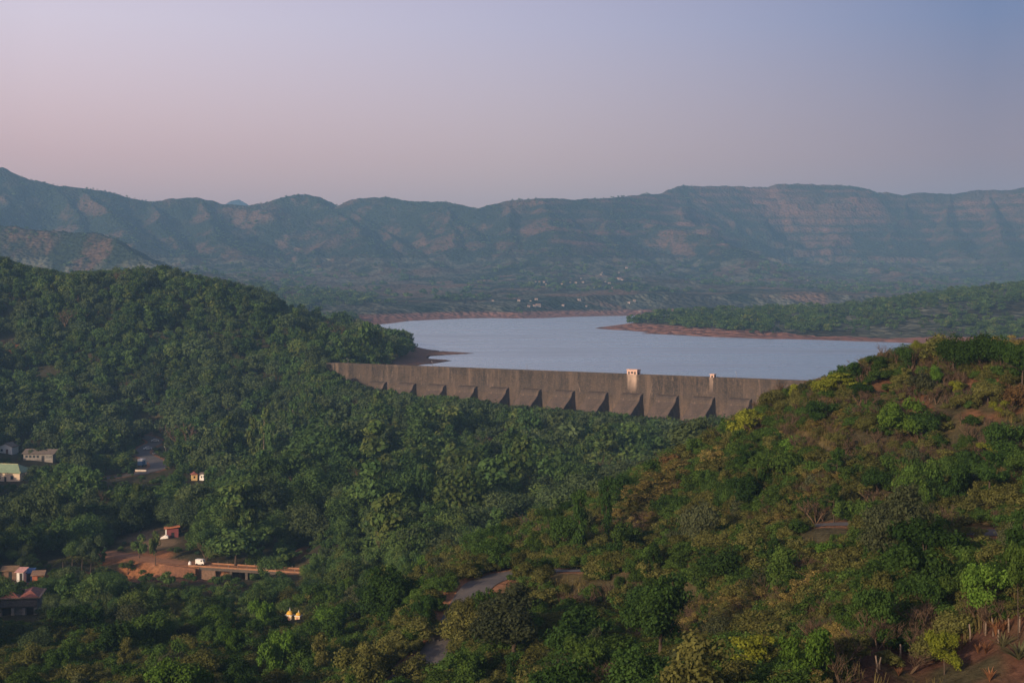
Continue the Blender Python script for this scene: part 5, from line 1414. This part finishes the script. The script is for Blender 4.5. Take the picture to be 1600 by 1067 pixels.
def palm(px, py, d0, hp, label, seed):
    g = ground(px, py, 300, 600)
    if g is None: return
    h = hp / F * g[1]; rr = random.Random(seed)
    t = thing('palm_tree', g, label, 'palm tree', 'palms by the clearing', rr.uniform(0, 6))
    b = MB(); b.tube([(0, 0, -0.3), (0.15, 0, h * 0.4), (0.35, 0.1, h * 0.8)], [0.22, 0.17, 0.13], 7); b.build('trunk', BARK, t)
    bm = bmesh.new(); c = Vector((0.35, 0.1, h * 0.8))
    for i in range(18):
        a = i * 0.349 + rr.uniform(-.15, .15); ln = rr.uniform(2.3, 3.2); up = rr.uniform(-0.1, 0.9); out = Vector((math.cos(a), math.sin(a), 0)); sd_ = Vector((-math.sin(a), math.cos(a), 0))
        pts = [c + out * ln * k / 6 + Vector((0, 0, up * ln * k / 6 - 0.75 * ln * (k / 6) ** 2 * (0.6 + up))) for k in range(7)]
        for k in range(6):
            for s in (-1, 1):
                for q in range(3):
                    p = pts[k].lerp(pts[k + 1], q / 3); e = p + sd_ * s * 0.55 * (1 - k / 8) + out * 0.25 + Vector((0, 0, -0.22)); w = out * 0.06
                    bm.faces.new([bm.verts.new(v) for v in (p - w, p + w, e)])
    me = bpy.data.meshes.new('fronds'); bm.to_mesh(me); bm.free(); me.materials.append(LEAF['olive']); link('fronds', me, t)
for i, (px, py, hp, lab) in enumerate(((128, 905, 42, 'tallest palm left of the orange clearing'), (112, 898, 34, 'drooping palm left of the tallest palm'), (141, 908, 34, 'short palm with brownish fronds beside the clearing'), (98, 905, 36, 'leftmost palm of the palm group'))):
    palm(px, py, 430, hp, lab, i)
# ------------------------------------------------------------------ labels of village houses and plants
LAND = [("the big dark bottom tree",1030,970,75),("the big grey green tree",800,970,85),("the dark lower road tree",618,945,65),
 ("the large dusky slope tree",1408,830,75),("the upright dark pair",925,815,50),("the yellow layered tree",1178,1040,50),("the visible road bend",770,903,30),("the short road strip",1290,820,28),
 ("the grey lower road patch",690,1010,22),("the bright hanging tree",1405,655,40),("the dark ridge clump",1525,560,55),("the yellow domed shrines",457,957,18),("the road bridge",380,895,50),
 ("the roadside hall",30,945,32),("the lime bush on the bank",1476,1025,30),("the yellow tree before the dam",1165,665,32),("the lobed bright tree",366,1010,30),("the wide brush dome",640,880,40),
 ("the tree over the posts",1545,925,45),("the reddish upper slope",1560,625,40),("the spreading yellow tree",1312,605,40),("the orange edged road patch",890,895,20),("the bright bushy bottom tree",1258,1035,45),
 ("the tall bright left tree",428,1030,35),("the left edge shacks",40,895,28),("the right road edge",1525,832,25),("the tree below road strip",1220,900,45),("the bottom left corner",0,1067,20),("the bottom right corner",1600,1067,20)]
SHAPE = {'big':'broad','round':'rounded','lumpy':'lumpy','mid_lumpy':'leafy','flat':'flat topped','column':'narrow','bush':'rounded','mound':'spreading','feather':'feathery','twig':'leafless'}
HUE = {'dark':'dark green','mid':'mid green','bright':'bright green','olive':'olive','grey':'grey green','lime':'yellow green','dry':'brown','straw':'straw coloured','forest':'green'}
def relation(px, py, lands, near=True):
    best = min(lands, key=lambda l: math.hypot(l[1] - px, l[2] - py) / (l[3] + 40))
    dx, dy = px - best[1], py - best[2]; d = math.hypot(dx, dy)
    a = (math.degrees(math.atan2(-dy, dx)) + 360 + 22.5) % 360 // 45
    w = ['right of', 'above right of', 'above', 'above left of', 'left of', 'below left of', 'below', 'below right of'][int(a)]
    far = ('just ' if d < best[3] * 1.15 else '' if d < best[3] * 1.9 else 'well ') if near else ''
    return far + w + ' ' + best[0]
def settle(items):
    """items: (object, text, px, py); texts that still coincide are told apart by their order across the photo"""
    by = {}
    for it in items: by.setdefault(it[1], []).append(it)
    for text, g in by.items():
        if len(g) == 1: g[0][0]['label'] = text; continue
        hor = max(i[2] for i in g) - min(i[2] for i in g) >= max(i[3] for i in g) - min(i[3] for i in g)
        g.sort(key=lambda i: i[2] if hor else i[3]); n = len(g)
        names = {2: ('left', 'right') if hor else ('upper', 'lower'), 3: ('leftmost', 'middle', 'rightmost') if hor else ('topmost', 'middle', 'lowest')}.get(n)
        if names is None:
            o_ = ['first', 'second', 'third', 'fourth', 'fifth', 'sixth', 'seventh', 'eighth', 'ninth', 'tenth', 'eleventh', 'twelfth']
            names = [o_[k] + (' from left' if hor else ' from top') for k in range(n)]
        for k, it in enumerate(g): it[0]['label'] = names[k] + ' ' + text
def finish_labels():
    vl = [("the top house of the village",979,420,12),("the pair of pink houses",968,437,10),("the waterside house row",835,480,14),("the tip of the peninsula",965,492,14),("the bare brown field",1020,441,20),("the lone tree on the far bank",811,485,8),("the middle of the village",892,441,14),("the hazy right slope",1272,440,20),("the left end of the village",838,441,12)]
    it = []
    for o, px, py in VILL:
        o['category'] = 'house'; o['group'] = 'white village houses on the far slope'
        it.append((o, 'tiny white house ' + relation(px, py, vl), px, py))
    settle(it)
    it = []
    for t in TREES:
        o = t['obj']; nm = o.name.split('.')[0].replace('_', ' '); tree = 'tree' in nm
        o['group'] = ('individual trees' if tree else 'shrubs') + (' on the near slopes' if t['loc'][1] < 350 else ' around the valley and lake')
        if t['label'] is None:
            px, py = PXY(t['loc'][0], t['loc'][1], t['loc'][2] + t['h'] * 0.6); hp = t['h'] / t['loc'][1] * F
            size = ('tall' if hp > 62 else 'small' if hp < 38 else 'medium') if tree else ('large' if hp > 34 else 'small' if hp < 22 else 'low')
            hue = '' if t['key'] == 'twig' else HUE[t['mat']] + ' '
            txt = size + ' ' + hue + SHAPE[t['key']] + (' tree ' if tree else ' shrub ') + relation(px, py, LAND)
            if len(txt.split()) > 13: txt = size + ' ' + hue + ('tree ' if tree else 'shrub ') + relation(px, py, LAND)
            if len(txt.split()) > 13: txt = size + ' ' + hue + ('tree ' if tree else 'shrub ') + relation(px, py, LAND, False)
            it.append((o, txt, px, py))
    settle(it)
finish_labels()

# ------------------------------------------------------------------ air
def build_haze():
    m, nt, out = new_mat('haze_air')
    v = N(nt, 'ShaderNodeVolumePrincipled')
    v.inputs['Color'].default_value = (0.34, 0.64, 1.0, 1); v.inputs['Density'].default_value = HAZE
    v.inputs['Anisotropy'].default_value = 0.0
    L(nt, v.outputs[0], out.inputs['Volume'])
    try: m.cycles.homogeneous_volume = True
    except Exception: pass
    x0, x1, y0, y1, z0, z1 = -5600, 5600, -1600, 9500, -60, 640
    b = MB(); b.box(x0, x1, y0, y1, z0, z1); o = b.build('haze', m); tag(o, kind='stuff')
HAZE = 0.000127
build_haze()

# ------------------------------------------------------------------ light, sky, camera
SKYSIGN = 1
TINT_LOW = ((2.313,1.119,1.074),(1.592,0.834,0.791),(0.675,0.328,0.364))
TINT_HIGH = ((2.646,1.583,1.489),(1.532,0.968,1.017),(0.428,0.361,0.532))
SUN_AZ, SUN_EL = math.atan2(-0.63, -0.776), math.radians(16)
def lights():
    w = bpy.data.worlds.new('World'); SC.world = w; w.use_nodes = True
    nt = w.node_tree; nt.nodes.clear(); out = nt.nodes.new('ShaderNodeOutputWorld'); bg = nt.nodes.new('ShaderNodeBackground')
    sky = nt.nodes.new('ShaderNodeTexSky'); sky.sky_type = 'NISHITA'; sky.sun_disc = False; sky.sun_elevation = SUN_EL; sky.sun_rotation = SUN_AZ * SKYSIGN
    sky.air_density = 1.0; sky.dust_density = 3.0; sky.ozone_density = 1.0; sky.altitude = 200
    bg.inputs['Strength'].default_value = 0.15
    # colour of the evening air: pinkish to the left, bluer to the right and higher up
    tc = N(nt, 'ShaderNodeTexCoord'); sx = N(nt, 'ShaderNodeSeparateXYZ'); L(nt, tc.outputs['Generated'], sx.inputs[0])
    fx = maprange(nt, sx.outputs['X'], -0.31, 0.31, 0, 1); fz = maprange(nt, sx.outputs['Z'], 0.09, 0.18, 0, 1)
    def three(cols):
        r = N(nt, 'ShaderNodeValToRGB'); r.color_ramp.elements.new(0.5)
        for e, p_, c in zip(r.color_ramp.elements, (0.0, 0.5, 1.0), cols): e.position = p_; e.color = rgba(c)
        L(nt, fx, r.inputs[0]); return r.outputs[0]
    tint = mixc(nt, fz, three(TINT_LOW), three(TINT_HIGH))
    tint = mixc(nt, maprange(nt, sx.outputs['Y'], 0.5, -0.2, 0, 1), tint, (0.85, 0.75, 0.85))
    vm = N(nt, 'ShaderNodeVectorMath', operation='MULTIPLY'); L(nt, sky.outputs[0], vm.inputs[0]); L(nt, tint, vm.inputs[1])
    L(nt, vm.outputs[0], bg.inputs[0]); L(nt, bg.outputs[0], out.inputs[0])
    s = bpy.data.lights.new('sun', 'SUN'); s.energy = 4.9; s.angle = math.radians(0.6); s.color = (1.0, 0.76, 0.52)
    so = bpy.data.objects.new('sun', s); COL.objects.link(so)
    d = Vector((math.sin(SUN_AZ) * math.cos(SUN_EL), math.cos(SUN_AZ) * math.cos(SUN_EL), math.sin(SUN_EL)))
    so.rotation_euler = d.to_track_quat('Z', 'Y').to_euler(); so.location = (-50, -50, 150)
lights()
cam = bpy.data.cameras.new('camera'); co = bpy.data.objects.new('camera', cam); COL.objects.link(co)
cam.sensor_width = 36; cam.lens = 36 * F / 1600; cam.shift_y = -(533.5 - YH) / 1600; cam.clip_start = 0.5; cam.clip_end = 30000
co.location = (0, 0, CZ); co.rotation_euler = (math.radians(90), 0, 0)
SC.camera = co
SC.view_settings.view_transform = 'Standard'; SC.view_settings.look = 'None'; SC.view_settings.exposure = 0; SC.view_settings.gamma = 1
SC.cycles.max_bounces = 5; SC.cycles.diffuse_bounces = 3; SC.cycles.transmission_bounces = 3; SC.cycles.glossy_bounces = 2; SC.cycles.volume_bounces = 1
SC.cycles.use_denoising = True
try: SC.cycles.denoiser = 'OPENIMAGEDENOISE'
except Exception: pass
